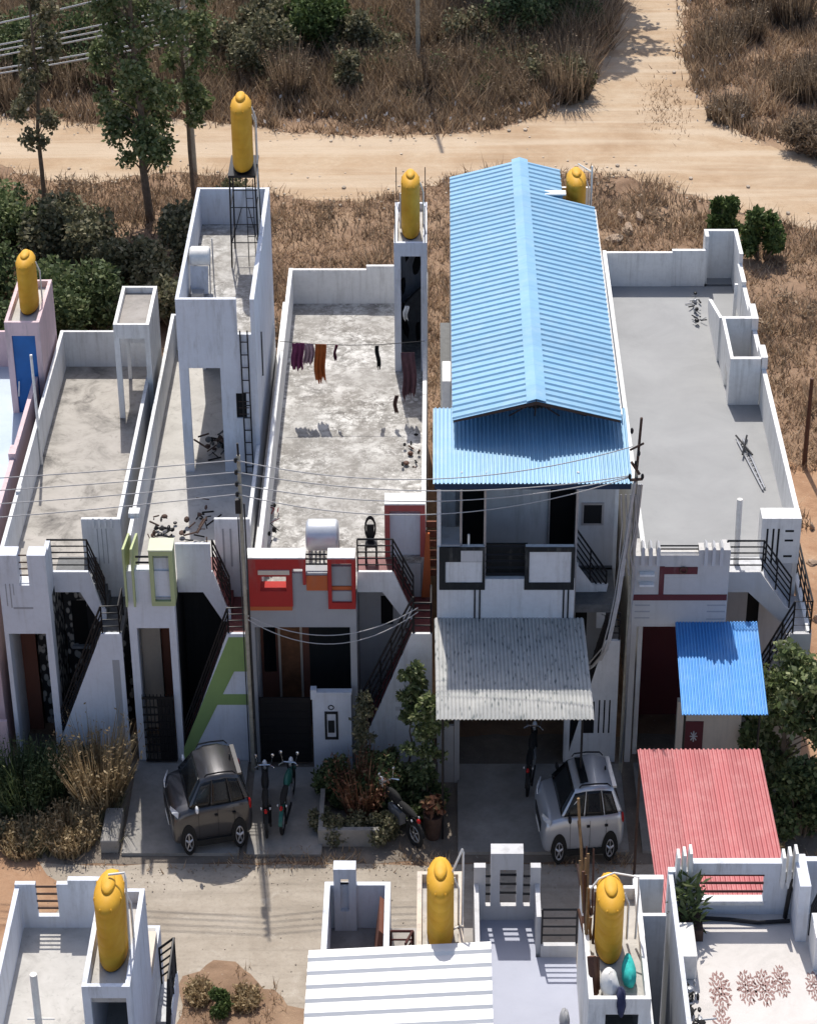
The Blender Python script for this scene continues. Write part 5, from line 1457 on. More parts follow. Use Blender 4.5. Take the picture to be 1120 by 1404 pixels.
def make_bike(label, loc, rot, body, extra=None):
    t = thing('motorcycle', label, 'motorcycle', (0, 0, 0), 'parked motorcycles')
    for yy in (-.65, .65):
        wh = MB().torus((0, yy, .30), 'x', .25, .055, 22, 7).build('wheel', M['rubber'], t, smooth=True)
        b = MB().torus((0, yy, .30), 'x', .17, .018, 16, 5)
        for q in range(5):
            a = 2 * math.pi * q / 5
            b.tube([(0, yy, .30), (0, yy + .17 * math.cos(a), .30 + .17 * math.sin(a))], .014, 5)
        b.build('rim', M['steel'], wh)
    MB().ball((0, .12, .78), .15, .30, .14, 12, 8).build('fuel_tank', body, t, smooth=True)
    MB().ball((0, -.38, .76), .13, .38, .07, 12, 7).build('seat', M['rubber'], t, smooth=True)
    b = MB(); b.box(-.13, .13, -.22, .22, .28, .58); b.ball((0, 0.05, .45), .17, .2, .16, 8, 6); b.build('engine', M['steel'], t)
    b = MB()
    for sx in (-.09, .09):
        b.tube([(sx, .65, .30), (sx, .42, .95)], .028, 6); b.tube([(sx, -.65, .30), (sx, -.45, .70)], .025, 6)
    b.tube([(0, .40, .85), (0, .1, .60), (0, -.5, .62)], .03, 6); b.tube([(.15, -.1, .32), (.16, -.8, .36)], .045, 7)
    b.build('frame', M['rail'], t)
    b = MB(); b.tube([(-.36, .22, 1.02), (-.20, .36, 1.0), (.20, .36, 1.0), (.36, .22, 1.02)], .02, 6)
    b.build('handlebar', M['chrome'], t)
    for sx in (-1, 1):
        b = MB().tube([(sx * .24, .36, 1.0), (sx * .30, .38, 1.18)], .009, 5); b.ball((sx * .31, .37, 1.22), .065, .02, .045, 8, 6)
        b.build('mirror', M['chrome'], t)
        MB().ball((sx * .16, -.68, .68), .03, .03, .03, 6, 5).build('indicator', M['lampglass'], t)
    MB().ball((0, .55, .88), .10, .09, .11, 10, 7).build('headlight', M['lampglass'], t, smooth=True)
    MB().ball((0, -.80, .70), .07, .06, .05, 8, 6).build('tail_lamp', M['redlamp'], t, smooth=True)
    b = MB(); b.sheet(lambda u, v: (-.06 + .12 * u, .65 + .33 * math.cos(0.3 + 2.2 * v), .30 + .33 * math.sin(0.3 + 2.2 * v)), 2, 8); solidify(b.build('mudguard', body, t), .012); b = MB(); b.sheet(lambda u, v: (-.07 + .14 * u, -.65 + .33 * math.cos(0.6 + 2.3 * v), .30 + .33 * math.sin(0.6 + 2.3 * v)), 2, 8)
    solidify(b.build('mudguard', body, t), .012)
    t.location = loc; t.rotation_euler = (0, 0, R(rot)); t.scale = (.72, 1.25, 1.36)
    return t


make_bike('black motorcycle parked right beside the dark grey car', (-4.52, -2.45, .08), 4, M['rubber'])
make_bike('dark green motorcycle parked second from the grey car', (-3.95, -2.35, .10), -6, plain('dark_green_enamel', (0.02, 0.10, 0.08), 0.3))
make_bike('black motorcycle parked among the plants by the low planter wall', (-1.05, -2.95, 0.01), 35, M['rubber'])
make_bike('dark motorcycle in the shade under the grey awning, left of the silver car', (2.55, -0.75, .10), -8, M['rubber'])
# ================================================================== vegetation, rocks, litter
NP = np.random.default_rng(11)


def inpoly(px, py, poly):
    ins = np.zeros(px.shape, bool)
    n = len(poly); j = n - 1
    for i in range(n):
        xi, yi = poly[i]; xj, yj = poly[j]
        c = ((yi > py) != (yj > py)) & (px < (xj - xi) * (py - yi) / ((yj - yi) + 1e-12) + xi)
        ins ^= c
        j = i
    return ins


def raw_mesh(name, verts, faces_n, mat, nv=3, parent=None):
    """verts: (F*nv,3) array, every face has its own nv vertices"""
    me = bpy.data.meshes.new(name)
    F = len(verts) // nv
    me.vertices.add(len(verts)); me.loops.add(len(verts)); me.polygons.add(F)
    v = verts.astype(np.float32)
    if parent is not None and parent.name in OFF: v = v - np.array(OFF[parent.name], np.float32)
    me.vertices.foreach_set('co', v.ravel())
    me.loops.foreach_set('vertex_index', np.arange(len(verts), dtype=np.int32))
    me.polygons.foreach_set('loop_start', np.arange(0, len(verts), nv, dtype=np.int32))
    me.polygons.foreach_set('loop_total', np.full(F, nv, dtype=np.int32))
    me.materials.append(mat)
    me.update(calc_edges=True)
    o = bpy.data.objects.new(name, me); COL.objects.link(o)
    if parent is not None:
        o.parent = parent; OFF[o.name] = OFF.get(parent.name, Vector((0, 0, 0)))
    return o


def vnoise(x, y, s, seed):
    """smooth value noise in 0..1"""
    g = np.random.default_rng(seed).random((64, 64))
    X = x / s; Y = y / s
    xi = np.floor(X).astype(int); yi = np.floor(Y).astype(int)
    fx = X - xi; fy = Y - yi
    fx = fx * fx * (3 - 2 * fx); fy = fy * fy * (3 - 2 * fy)
    a = g[xi % 64, yi % 64]; b_ = g[(xi + 1) % 64, yi % 64]; c = g[xi % 64, (yi + 1) % 64]; d = g[(xi + 1) % 64, (yi + 1) % 64]
    return (a * (1 - fx) + b_ * fx) * (1 - fy) + (c * (1 - fx) + d * fx) * fy


def blades(px, py, h, w, lean):
    n = len(px)
    a = NP.random(n) * 2 * np.pi
    la = NP.random(n) * 2 * np.pi; lr = lean * h * (0.2 + NP.random(n))
    base = np.stack([px, py, np.zeros(n)], 1)
    side = np.stack([np.cos(a), np.sin(a), np.zeros(n)], 1) * (w[:, None] / 2)
    tip = base + np.stack([np.cos(la) * lr, np.sin(la) * lr, h], 1)
    V = np.empty((n, 3, 3)); V[:, 0] = base - side; V[:, 1] = base + side; V[:, 2] = tip
    return V.reshape(-1, 3)


HOUSES = [(-12.7, -11.3, -1, 13.1), (-19, -11.3, -1, 13.1), (-11.6, -8.3, -1, 13.1), (-8.3, -4.9, -1, 14.2), (-5.1, -0.1, -1, 17.4), (-0.05, 5.0, -1, 16.8), (5.0, 10.1, -1, 19.2)]


def free(px, py):
    ok = ~inpoly(px, py, DIRT)
    for x0, x1, y0, y1 in HOUSES: ok &= ~((px > x0) & (px < x1) & (py > y0) & (py < y1))
    return ok


# dry grass between the houses and the dirt road, and beyond it
def scatter(n, x0, x1, y0, y1):
    return NP.uniform(x0, x1, n), NP.uniform(y0, y1, n)


def field(name, n_tuft, per, box, hfun, mat, wid, lean, thr=None):
    cx_, cy_ = scatter(n_tuft, *box)
    cx_ = np.repeat(cx_, per) + NP.normal(0, .16, n_tuft * per); cy_ = np.repeat(cy_, per) + NP.normal(0, .20, n_tuft * per)
    ok = free(cx_, cy_)
    edge = np.zeros(len(cx_), bool)
    for ex, ey in ((.4, 0), (-.4, 0), (0, .6), (0, -.6)): edge |= ~inpoly(cx_ + ex, cy_ + ey, DIRT)
    ok |= edge & inpoly(cx_, cy_, DIRT) & (NP.random(len(cx_)) < .22) & (vnoise(cx_, cy_, .8, 31) > .4)
    # nothing grows on the bare soil right of the last house, except in patches
    bare = (cx_ > 10.0) & (cy_ < 15.5) & (vnoise(cx_, cy_, 1.6, 5) < .66)
    ok &= ~bare
    if thr is not None: ok &= thr(cx_, cy_)
    cx_, cy_ = cx_[ok], cy_[ok]
    h = hfun(cx_, cy_) * NP.uniform(.45, 1.25, len(cx_))
    w_ = wid * NP.uniform(.6, 1.4, len(cx_))
    return prop(raw_mesh(name, blades(cx_, cy_, h, w_, lean), 0, mat), kind='stuff')


near_h = lambda x, y: 0.16 + 0.55 * vnoise(x, y, 2.2, 1) ** 2 + 0.12 * vnoise(x, y, .7, 2)
field('dry_grass', 20000, 5, (-20, 20, 12, 40), near_h, M['grassdry'], .048, 1.1, lambda x, y: (vnoise(x, y, 1.2, 12) * .7 + vnoise(x, y, .45, 13) * .3) > .36)
field('dry_grass', 9000, 4, (-20, 20, 12, 40), lambda x, y: near_h(x, y) * 1.25, M['brush'], .05, .6, lambda x, y: vnoise(x, y, 1.9, 3) > .45)
far_h = lambda x, y: 0.30 + np.clip((y - 44.5) / 10, 0, 1) * (0.7 + 1.2 * vnoise(x, y, 2.8, 4)) + .4 * vnoise(x, y, 1.0, 6)
far_r = lambda x, y: np.where(x > 10.5, 0.35 + .8 * vnoise(x, y, 2.0, 8) ** 2, far_h(x, y))
field('dry_grass', 26000, 4, (-24, 26, 43, 74), far_r, M['grassdry'], .060, .9, lambda x, y: (vnoise(x, y, 1.6, 14) * .7 + vnoise(x, y, .5, 15) * .3) > .33)
field('dry_brush', 24000, 4, (-24, 10, 44, 76), lambda x, y: far_h(x, y) * 1.15, M['brush'], .06, .8, lambda x, y: vnoise(x, y, 2.6, 9) > .33)
field('dry_brush', 9000, 4, (10, 26, 38, 76), lambda x, y: far_r(x, y) * 1.1, M['brush'], .06, .5, lambda x, y: vnoise(x, y, 2.3, 10) > .5)


# thin dry growth on the island at the road fork
gx = NP.normal(9.9, .55, 450); gy = NP.normal(46.6, 1.5, 450)
prop(raw_mesh('dry_grass', blades(gx, gy, NP.uniform(.06, .25, 450), NP.uniform(.03, .06, 450), .9), 0, M['grassdry']), kind='stuff')


def leaves(centers, radii, n, size, flat=0.0, seed=0, droop=0.15, wr=0.32):
    """leaf quads spread through a set of ellipsoid clumps"""
    g = np.random.default_rng(seed)
    centers = np.asarray(centers, float); radii = np.asarray(radii, float)
    if radii.ndim == 1: radii = np.stack([radii] * 3, 1)
    wgt = radii.prod(1) ** 0.6; wgt = wgt / wgt.sum()
    k_ = g.choice(len(centers), n, p=wgt)
    d = g.normal(size=(n, 3)); d /= np.linalg.norm(d, axis=1)[:, None]
    r = g.random(n) ** 0.45
    p = centers[k_] + d * radii[k_] * r[:, None]
    ax = g.normal(size=(n, 3)); ax[:, 2] -= droop * 3; ax /= np.linalg.norm(ax, axis=1)[:, None]
    s = np.cross(ax, g.normal(size=(n, 3))); s /= np.linalg.norm(s, axis=1)[:, None]
    L = size * g.uniform(.6, 1.4, n)[:, None]; W = L * wr
    V = np.empty((n, 4, 3))
    V[:, 0] = p; V[:, 1] = p + ax * L * .5 + s * W; V[:, 2] = p + ax * L; V[:, 3] = p + ax * L * .5 - s * W
    return V.reshape(-1, 3)


def tree(name, label, cat, loc, h, crown_z0, crown_r, nclump, nleaf, mat, leaf=.26, trunk=.16, lean=(0, 0), seed=0, group=None, bark=None, clump=0.55, rz=.8, twigs=True):
    q = random.Random(seed)
    t = thing(name, label, cat, loc, group)
    L0 = Vector(loc)
    top = L0 + Vector((lean[0], lean[1], h))
    tp = [L0.lerp(top, i / 7) + Vector((q.uniform(-.08, .08), q.uniform(-.08, .08), 0)) * (1 if 0 < i else 0) for i in range(8)]
    b = MB().tube(tp, trunk, 8, trunk * .18)
    cs, rs = [], []
    for i in range(nclump):
        f = (i + q.random()) / nclump
        z = crown_z0 + (h - crown_z0) * f
        prof = math.sin(math.pi * min(1, max(0.10, 0.16 + f * 0.80))) ** 0.7
        a = q.uniform(0, 2 * math.pi); rr = crown_r * prof * math.sqrt(q.random())
        base = L0.lerp(top, max(.05, (z - crown_r * .5) / h))
        c = L0.lerp(top, z / h) + Vector((rr * math.cos(a), rr * math.sin(a), 0))
        cs.append(c[:]); k_ = clump * q.uniform(.6, 1.3) * crown_r
        rs.append((k_, k_, k_ * rz))
        if twigs: b.tube([base, base.lerp(c, .5) + Vector((0, 0, .1)), c], trunk * .28, 5, trunk * .06)
    b.build('trunk', bark or M['bark'], t)
    raw_mesh('crown', leaves(cs, rs, nleaf, leaf, seed=seed), 0, mat, 4, t)
    return t


# trees beside the dirt road
tree('tree', 'tall leafy green tree beside the dirt road, between two poles', 'tree', (-11.3, 35.0, 0), 15.5, 2.6, 1.65, 90, 19000, M['leaf'], .20, .17, (-.5, .3), 2, clump=.30, rz=1.2)
tree('tree', 'thinner leafy tree just right of the tall tree at the dirt road', 'tree', (-9.75, 37.0, 0), 14.5, 3.5, 1.0, 36, 4800, M['leaf'], .21, .09, (-.3, .4), 3, clump=.34, rz=1.3)
tree('tree', 'slender sparse olive tree at the left edge of the dirt road', 'tree', (-15.6, 36.2, 0), 11.2, 2.8, .95, 34, 4000, M['leafolive'], .19, .10, (.1, .2), 4, clump=.34, rz=1.3)
# trees whose shade darkens the brush at the top
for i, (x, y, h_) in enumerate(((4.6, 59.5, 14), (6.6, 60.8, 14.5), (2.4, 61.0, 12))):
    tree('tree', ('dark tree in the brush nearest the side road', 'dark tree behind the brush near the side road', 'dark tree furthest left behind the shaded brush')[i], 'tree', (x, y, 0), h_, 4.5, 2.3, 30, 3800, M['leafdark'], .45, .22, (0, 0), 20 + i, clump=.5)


def bush(label, loc, r, h, n, mat, leaf=.2, seed=0, clumps=14, group=None, name='bush', cat='bush', stems=None, spread=1.0):
    dry = mat in (M['leafdry'], M['brush'], M['leafred'])
    q = random.Random(seed)
    t = thing(name, label, cat, loc, group)
    b = MB(); cs, rs = [], []
    for i in range(clumps):
        a = q.uniform(0, 2 * math.pi); rr = r * math.sqrt(q.random()) * .8 * spread; z = h * q.uniform(.2, .85) * (1 - .35 * rr / r)
        c = (loc[0] + rr * math.cos(a), loc[1] + rr * math.sin(a), loc[2] + z)
        cs.append(c); k_ = q.uniform(.25, .5) * r
        rs.append((k_, k_, min(k_, h * .3) * 1.2))
        b.tube([(loc[0] + rr * .3 * math.cos(a), loc[1] + rr * .3 * math.sin(a), loc[2]), c, (c[0] + q.uniform(-.1, .1), c[1] + q.uniform(-.1, .1), c[2] + h * .2)], .035, 5, .01)
    b.build('stems', stems or M['bark'], t)
    raw_mesh('foliage', leaves(cs, rs, int(n * (3.2 if dry else 2.2)), leaf * (1.05 if dry else .78), seed=seed, droop=-.25 if dry else -.05, wr=.11 if dry else .34), 0, mat, 4, t)
    return t


def tuft(label, loc, r, h, n, mat, seed=0, name='dry_bush', cat='bush', group=None, lean=.55, wid=.035, twig=True):
    """shrub or weed patch of arching stems with small leaves along them"""
    g = np.random.default_rng(seed)
    t = thing(name, label, cat, loc, group)
    a = g.random(n) * 2 * np.pi; rr = r * .75 * np.sqrt(g.random(n))
    bx, by = loc[0] + rr * np.cos(a), loc[1] + rr * np.sin(a) * 1.3
    hh = h * g.uniform(.35, 1.1, n) * (1 - .45 * (rr / r) ** 2)
    a2 = a + g.normal(0, .8, n); ln = hh * lean * g.uniform(.2, 1.0, n)
    side = np.stack([-np.sin(a2 + .5), np.cos(a2 + .5), np.zeros(n)], 1) * (wid * g.uniform(.5, 1.3, n))[:, None]
    B0 = np.stack([bx, by, np.full(n, loc[2])], 1)
    T0 = B0 + np.stack([np.cos(a2) * ln, np.sin(a2) * ln, hh], 1)
    V = np.empty((n, 3, 3)); V[:, 0] = B0 - side; V[:, 1] = B0 + side; V[:, 2] = T0
    raw_mesh('stems', V.reshape(-1, 3), 0, mat, 3, t)
    m = n * 3
    k_ = g.integers(0, n, m); f_ = g.uniform(.35, 1.0, m)[:, None]
    P_ = B0[k_] * (1 - f_) + T0[k_] * f_
    ax = g.normal(size=(m, 3)); ax[:, 2] += .4; ax /= np.linalg.norm(ax, axis=1)[:, None]
    s_ = np.cross(ax, g.normal(size=(m, 3))); s_ /= np.linalg.norm(s_, axis=1)[:, None]
    L = g.uniform(.05, .15, m)[:, None]
    W = np.empty((m, 4, 3)); W[:, 0] = P_; W[:, 1] = P_ + ax * L * .5 + s_ * L * .22; W[:, 2] = P_ + ax * L; W[:, 3] = P_ + ax * L * .5 - s_ * L * .22
    raw_mesh('foliage', W.reshape(-1, 3), 0, mat, 4, t)
    return t


# bushes behind the left houses
BUSH = [((-15.9, 22.0, 0), 2.1, 2.8, 5200, 'leafdark', 'dark green bush behind the pink stair tower'),
        ((-13.4, 25.5, 0), 2.2, 2.6, 5200, 'leafdark', 'large dark green bush left of the tan boulder'),
        ((-17.6, 27.5, 0), 2.2, 2.8, 4600, 'leafdark', 'dark bush at the left edge behind the pink house'),
        ((-17.2, 32.5, 0), 2.2, 2.2, 3800, 'leaf', 'green bush at the left edge nearest the dirt road'),
        ((-14.2, 31.8, 0), 2.0, 2.2, 3600, 'leafolive', 'olive bush around the foot of the slender tree'),
        ((-11.0, 28.6, 0), 1.5, 2.2, 3200, 'leafolive', 'olive bush between the boulder and the tall tree'),
        ((-9.2, 31.8, 0), 1.5, 2.6, 3600, 'leafolive', 'olive bush in front of the dirt road left of the white tower'),
        ((-7.9, 34.0, 0), 1.3, 2.0, 2600, 'leafolive', 'olive bush directly behind the white tower'),
        ((-9.6, 26.0, 0), 1.1, 2.0, 2200, 'leafolive', 'small olive bush behind the white stair head'),
        ((-12.2, 19.3, 0), 1.4, 2.2, 2800, 'leafdark', 'dark green bush below the tan boulder'),
        ((-5.6, 52.8, 0), 2.0, 3.6, 5200, 'leafbright', 'bright green bush beyond the dirt road, left of the far utility pole'),
        ((-3.8, 51.8, 0), 1.2, 2.6, 2400, 'leafolive', 'olive bush right beside the bright green bush'),
        ((-7.6, 53.0, 0), 1.5, 3.2, 3000, 'leafolive', 'olive bush left of the bright green bush'),
        ((-9.0, 58.5, 0), 2.2, 3.5, 3600, 'leafolive', 'olive bush at the top behind the tall tree'),
        ((-1.8, 58.5, 0), 2.4, 4.0, 3600, 'leafdark', 'dark bush at the top edge left of the far utility pole'),
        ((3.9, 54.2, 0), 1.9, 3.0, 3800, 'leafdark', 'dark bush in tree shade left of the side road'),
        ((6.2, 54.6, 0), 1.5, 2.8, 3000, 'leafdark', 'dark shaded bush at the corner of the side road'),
        ((-16.8, 50.2, 0), 2.4, 3.2, 3400, 'leafdark', 'dark bush at the left edge beyond the dirt road'),
        ((-13.6, 52.5, 0), 2.0, 3.4, 3000, 'leafolive', 'olive bush beyond the dirt road behind the slender tree'),
        ((11.1, 33.2, 0), .60, 2.1, 2400, 'leafbright', 'upright green shrub behind the grey terrace, left of its pair'),
        ((12.35, 31.4, 0), .85, 2.4, 3000, 'leafbright', 'wider green shrub behind the grey terrace, right of its pair'),
        ((15.6, 41.8, 0), 1.3, 1.4, 1600, 'brush', 'low brown bush right of the road fork'),
        ((14.8, 20.5, 0), 1.2, 1.6, 1800, 'leafolive', 'dusty bush at the right edge beside the bare soil'),
        ]
for i, (loc, r_, h_, n_, m_, lab) in enumerate(BUSH):
    bush(lab, loc, r_, h_, n_, M[m_], .24, 100 + i)
q = random.Random(77)
for i in range(60):
    x = q.uniform(-20, 7.5) if i < 48 else q.uniform(12.5, 18); y = q.uniform(46.8, 66) if i < 48 else q.uniform(45, 60)
    if inpoly(np.array([x]), np.array([y]), DIRT)[0]: continue
    if abs(x - 9) < 2.2: continue
    tuft('dry brown thicket standing in the brush beyond the dirt road', (x, y, 0), q.uniform(.6, 1.4), q.uniform(1.0, 2.8), 420, M['brush'], 300 + i, 'thicket', 'thicket', 'dry thickets beyond the dirt road', .5, .05)

q = random.Random(88)
for i in range(34):
    x = q.uniform(-22, -1) if i < 26 else q.uniform(-1, 6.5); y = q.uniform(47.8, 64)
    bush('olive scrub bush in the thick brush beyond the dirt road', (x, y, 0), q.uniform(.8, 1.6), q.uniform(1.2, 3.0), 1100, M['leafolive' if i % 3 else 'leafdark'], .24, 400 + i, 9, 'olive scrub bushes beyond the dirt road')
# low mixed scrub that reads as one mass
qs = np.random.default_rng(5)
nc = 900
cx_ = qs.uniform(-24, 9, nc); cy_ = 46.5 + 24 * qs.random(nc) ** 0.9
ok = free(cx_, cy_) & (vnoise(cx_, cy_, 3.0, 41) > .40)
cx_, cy_ = cx_[ok], cy_[ok]
hh = qs.uniform(.3, 1.5, len(cx_)) * np.clip((cy_ - 45) / 5, .3, 1)
for i, m_ in enumerate(('leafolive', 'leafdark', 'brush')):
    sel = (np.arange(len(cx_)) % 3) == i
    prop(raw_mesh('low_scrub', leaves(np.stack([cx_[sel], cy_[sel], hh[sel] * .6], 1), np.stack([hh[sel] * .55 + .2, hh[sel] * .55 + .2, hh[sel] * .65], 1), 26000, .17 if i < 2 else .26, seed=60 + i, droop=-.2, wr=.30 if i < 2 else .1), 0, M[m_], 4), kind='stuff')
nc = 160
cx_ = qs.uniform(-19, 16, nc); cy_ = qs.uniform(19.5, 38, nc)
ok = free(cx_, cy_) & (vnoise(cx_, cy_, 2.4, 43) > .5)
cx_, cy_ = cx_[ok], cy_[ok]; hh = qs.uniform(.25, .8, len(cx_))
prop(raw_mesh('low_scrub', leaves(np.stack([cx_, cy_, hh * .5], 1), np.stack([hh * .7, hh * .7, hh * .6], 1), 6000, .22, seed=66, droop=-.2, wr=.12), 0, M['brush'], 4), kind='stuff')

# plants in the street-side yards
tuft('tall dark weedy bush at the door of the plain white house', (-11.0, -1.7, 0), 1.0, 1.7, 900, M['leafdark'], 51, 'bush')
tuft('dark weedy bush between the straw bush and the left edge', (-10.2, -1.3, 0), .7, 1.4, 600, M['leafdark'], 76, 'bush')
tuft('straw coloured dried bush left of the concrete driveway', (-9.0, -1.9, 0), .62, 2.5, 900, M['leafdry'], 52)
tuft('straw coloured low weeds at the street edge', (-9.6, -3.3, 0), .9, .9, 700, M['leafdry'], 53, 'dry_weeds', 'weeds')
gx = NP.uniform(-12.4, -8.4, 5200); gy = NP.uniform(-4.1, -0.2, 5200)
ok = (vnoise(gx, gy, .7, 71) > .3); gx, gy = gx[ok], gy[ok]
prop(raw_mesh('yard_grass', blades(gx, gy, NP.uniform(.15, .8, len(gx)) * (.4 + vnoise(gx, gy, .9, 72)), NP.uniform(.02, .05, len(gx)), .8), 0, M['leafolive']), kind='stuff')
bush('small dark shrub against the white stair wall', (-9.5, -0.6, 0), .42, 1.6, 900, M['leafdark'], .16, 54, 9)
tree('small_tree', 'small light green tree rising in front of the brown louvre and the stair wall', 'tree', (-0.70, -0.7, 0), 3.7, 2.1, .36, 14, 1500, M['leaf'], .15, .035, (0, 0), 55, clump=.5)
tree('small_tree', 'slender leafy plant beside the corner of the grey awning', 'tree', (-0.38, -1.7, 0), 3.4, .5, .50, 26, 4200, M['leaf'], .12, .04, (.1, .1), 56, clump=.5)
tree('small_tree', 'thin dark sapling in front of the grey stair wall', 'tree', (-1.85, -1.0, 0), 3.0, 1.0, .36, 14, 1500, M['leafolive'], .11, .03, (-.05, .1), 57, clump=.5)
tuft('reddish brown dried shrub inside the planter', (-2.0, -2.3, 0), .5, 1.9, 420, M['leafred'], 58, 'dry_shrub', 'shrub')
bush('green shrub behind the reddish dried one', (-1.35, -1.7, 0), .9, 1.7, 3200, M['leafdark'], .15, 59, 12)
bush('dark shrub right of the parked motorcycle by the planter', (-0.35, -2.6, 0), .55, 1.3, 1300, M['leafdark'], .16, 60, 10)
bush('low weeds at the left end of the planter', (-3.0, -2.9, 0), .4, .8, 700, M['leafolive'], .14, 61, 8, name='weeds', cat='weeds')
tree('tree', 'bushy grey green tree at the right edge beside the blue awning', 'tree', (9.15, -1.7, 0), 4.6, .8, 1.25, 34, 8000, M['leaf'], .17, .10, (.1, .2), 62, clump=.36)
bush('dark bush behind the red canopy at the right edge', (9.6, -3.2, 0), 1.0, 2.4, 3200, M['leafdark'], .2, 63, 14)
bush('dry bush by the right corner of the red canopy', (8.55, -4.6, 0), .45, 1.1, 800, M['leafdry'], .16, 64, 9, stems=M['deadstem'], name='dry_bush')
bush('small bright green bush on the bare plot beside the bottom left house', (-5.2, -9.8, 0), .30, .75, 1500, M['leafbright'], .12, 65, 10)
tuft('dry weeds left of the small green bush on the bare plot', (-5.75, -9.3, 0), .40, .4, 350, M['leafdry'], 66, 'dry_weeds', 'weeds')
tuft('dry weeds right of the small green bush on the bare plot', (-4.6, -9.5, 0), .40, .35, 350, M['leafdry'], 77, 'dry_weeds', 'weeds')
bush('dusty dry weeds left of the white sheet roof', (-2.95, -12.2, 0), .35, .4, 500, M['leafdry'], .12, 67, 10, stems=M['deadstem'], name='dry_weeds', cat='weeds')
bush('low weeds in the yard at the left edge', (-11.8, -3.2, 0), .6, .6, 900, M['leafolive'], .13, 68, 10, name='weeds', cat='weeds')

bush('tangled dark shrubs filling the back of the planter bed', (-2.5, -1.5, 0), .7, 1.3, 2200, M['leafdark'], .14, 71, 14)
bush('olive weedy growth in front of the parked planter motorcycle', (-1.5, -3.35, 0), .5, .8, 1300, M['leafolive'], .12, 72, 12, name='weeds', cat='weeds')
bush('dark leafy growth around the tall flower pot', (-0.25, -2.1, 0), .5, 1.7, 1800, M['leafdark'], .13, 73, 12)
bush('olive weeds hanging over the low planter wall', (-2.6, -3.2, 0), .6, .9, 1500, M['leafolive'], .12, 74, 12, name='weeds', cat='weeds')
tuft('straw weeds at the street edge at the far left', (-10.8, -3.5, 0), .8, .6, 500, M['leafdry'], 75, 'dry_weeds', 'weeds')
gx = NP.uniform(-6.3, -2.7, 2600); gy = NP.uniform(-12.6, -8.2, 2600)
ok = (vnoise(gx, gy, .6, 81) > .5) & (np.hypot((gx + 4.9) / 1.3, (gy + 10.3) / 2.2) < 1); gx, gy = gx[ok], gy[ok]
prop(raw_mesh('plot_grass', blades(gx, gy, NP.uniform(.06, .3, len(gx)), NP.uniform(.02, .04, len(gx)), .9), 0, M['grassdry']), kind='stuff')
# yard walls, pot
pw = thing('planter_wall', 'low grey planter wall along the street edge with weeds behind it', 'planter', (-2.2, -3.5, 0))
MB().box(-3.1, -1.5, -3.62, -3.48, 0, .55).build('front_wall', M['drive'], pw); MB().box(-3.1, -2.98, -3.47, -1.8, 0, .5).build('side_wall', M['drive'], pw)
fp = thing('flower_pot', 'tall dark flower pot beside the shaded driveway', 'flower pot', (-0.1, -3.2, 0))
MB().lathe([(.17, 0), (.20, .1), (.24, .5), (.26, .75), (.27, .80), (.22, .80), (.20, .70)], -.1, -3.2, 18, 1.2).build('pot', M['rust'], fp, smooth=True)
raw_mesh('plant', leaves([(-.1, -3.2, 1.1)], [.28], 160, .18, seed=9), 0, M['leafred'], 4, fp)
ks = MB().box(-8.75, -8.28, -3.9, -2.5, 0, .42)
prop(bevel(ks.build('concrete_block', M['drive']), .04), 'low pale concrete block beside the driveway', 'block')


# rocks
def rock(label, c, r, seed, group=None, name='boulder', cat='rock'):
    q = random.Random(seed); b = MB().ball((0, 0, 0), 1, 1, 1, 14, 10)
    ph = [q.uniform(0, 6) for _ in range(6)]
    for i, (x, y, z) in enumerate(b.v):
        a = 1 + .22 * math.sin(3 * x + ph[0]) + .18 * math.sin(4 * y + ph[1]) + .16 * math.sin(5 * z + ph[2] + 2 * x) + q.uniform(-.04, .04)
        b.v[i] = (c[0] + x * a * r[0], c[1] + y * a * r[1], max(0.0, c[2] + z * a * r[2]))
    return prop(b.build(name, M['rock'], None), label, cat, group)


rock('big tan boulder behind the white stair head', (-11.0, 22.3, .6), (.62, 1.3, 1.2), 1)
rock('smaller tan boulder on the slope behind the big one', (-10.6, 25.5, .4), (.45, .9, .8), 2)
q = random.Random(9)
for i in range(9):
    rock('pale stone lying in the dry grass right of the blue gable roof', (q.uniform(6.3, 8.2), q.uniform(27, 36), .08), (q.uniform(.15, .34), q.uniform(.2, .45), q.uniform(.12, .3)), 10 + i, 'pale stones right of the blue roof', 'stone', 'stone')
for i in range(12):
    rock('rubble stone on the bare soil at the right edge', (q.uniform(10.6, 12.8), q.uniform(6, 16), .04), (q.uniform(.07, .17), q.uniform(.1, .25), q.uniform(.06, .15)), 40 + i, 'rubble on the bare soil', 'stone', 'stone')
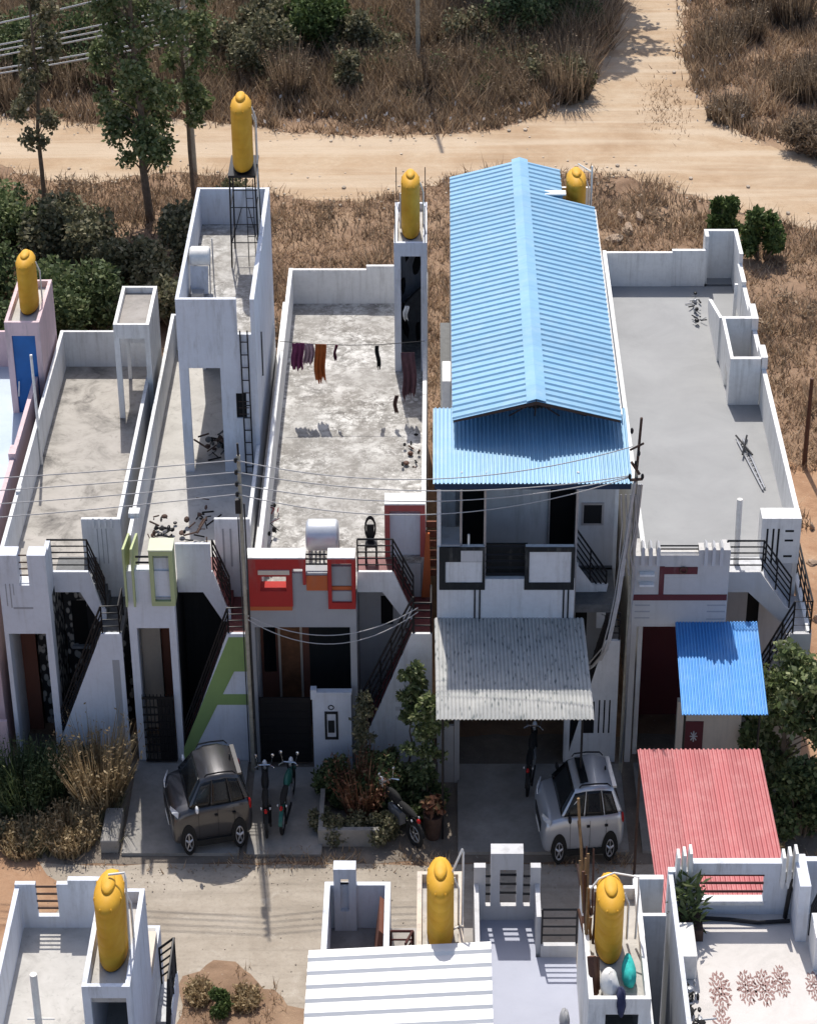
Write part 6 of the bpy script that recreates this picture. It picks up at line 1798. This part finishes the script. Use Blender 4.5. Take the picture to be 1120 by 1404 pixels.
# uncountable litter and pebbles along the road edges
n = 800
b = MB(); q = random.Random(3)
for i in range(n):
    e = DIRT[q.randrange(len(DIRT))]; f_ = DIRT[(DIRT.index(e) + 1) % len(DIRT)]; t_ = q.random()
    x = e[0] + (f_[0] - e[0]) * t_ + q.gauss(0, .55); y = e[1] + (f_[1] - e[1]) * t_ + q.gauss(0, .9)
    if abs(x) > 22 or y > 75: continue
    s = q.uniform(.02, .07) * (1.6 if q.random() < .12 else 1)
    b.ball((x, y, s * .4), s, s * 1.3, s * .7, 5, 3)
prop(b.build('roadside_pebbles', plain('pale_pebbles', (0.45, 0.38, 0.30), 0.9, var=.4, scale=2)), kind='stuff')
b = MB()
for i in range(260):
    side = q.random()
    if side < .5: x = q.uniform(-8, 6.5); y = 43.6 + abs(q.gauss(0, 1.6)) + max(0, (x - 2)) * .8
    elif side < .8: x = q.uniform(11, 13.2); y = q.uniform(44, 60)
    else: x = q.uniform(-20, -14); y = q.uniform(44, 50)
    s = q.uniform(.05, .14); a = q.uniform(0, 3); z = q.uniform(.02, .5)
    b.add([(x, y, z), (x + s * math.cos(a), y + s * math.sin(a), z + .03), (x + s * math.cos(a), y + s * math.sin(a), z + s * 1.3), (x, y + .02, z + s)], [(0, 1, 2, 3)])
prop(b.build('roadside_litter', M['pvc']), kind='stuff')
# grit, leaves and weeds along the street edge
n = 2600
px_ = NP.uniform(-14, 11, n); py_ = -4.2 + NP.normal(0, .22, n)
ok = (vnoise(px_, py_, .8, 51) > .5) & ~((px_ > 5.2) & (px_ < 8)); px_, py_ = px_[ok], py_[ok]
prop(raw_mesh('street_edge_weeds', blades(px_, py_, NP.uniform(.05, .28, len(px_)), NP.uniform(.02, .05, len(px_)), .9), 0, M['grassdry']), kind='stuff')
b = MB(); q = random.Random(8)
for i in range(700):
    x = q.uniform(-10, 9); y = -4.3 - abs(q.gauss(0, .5)) if q.random() < .6 else q.uniform(-12.5, -4.3); s = q.uniform(.008, .026)
    b.ball((x, y, .012 + s * .4), s, s * 1.4, s * .8, 5, 3)
for i in range(240):
    x = q.uniform(-5.2, -2.6); y = q.uniform(-17.5, -12.6); s = q.uniform(.015, .07)
    b.ball((x, y, .01 + s * .4), s, s * 1.4, s * .8, 5, 3)
prop(b.build('street_grit', plain('grey_grit', (0.30, 0.26, 0.21), 0.95, var=.5, scale=2)), kind='stuff')
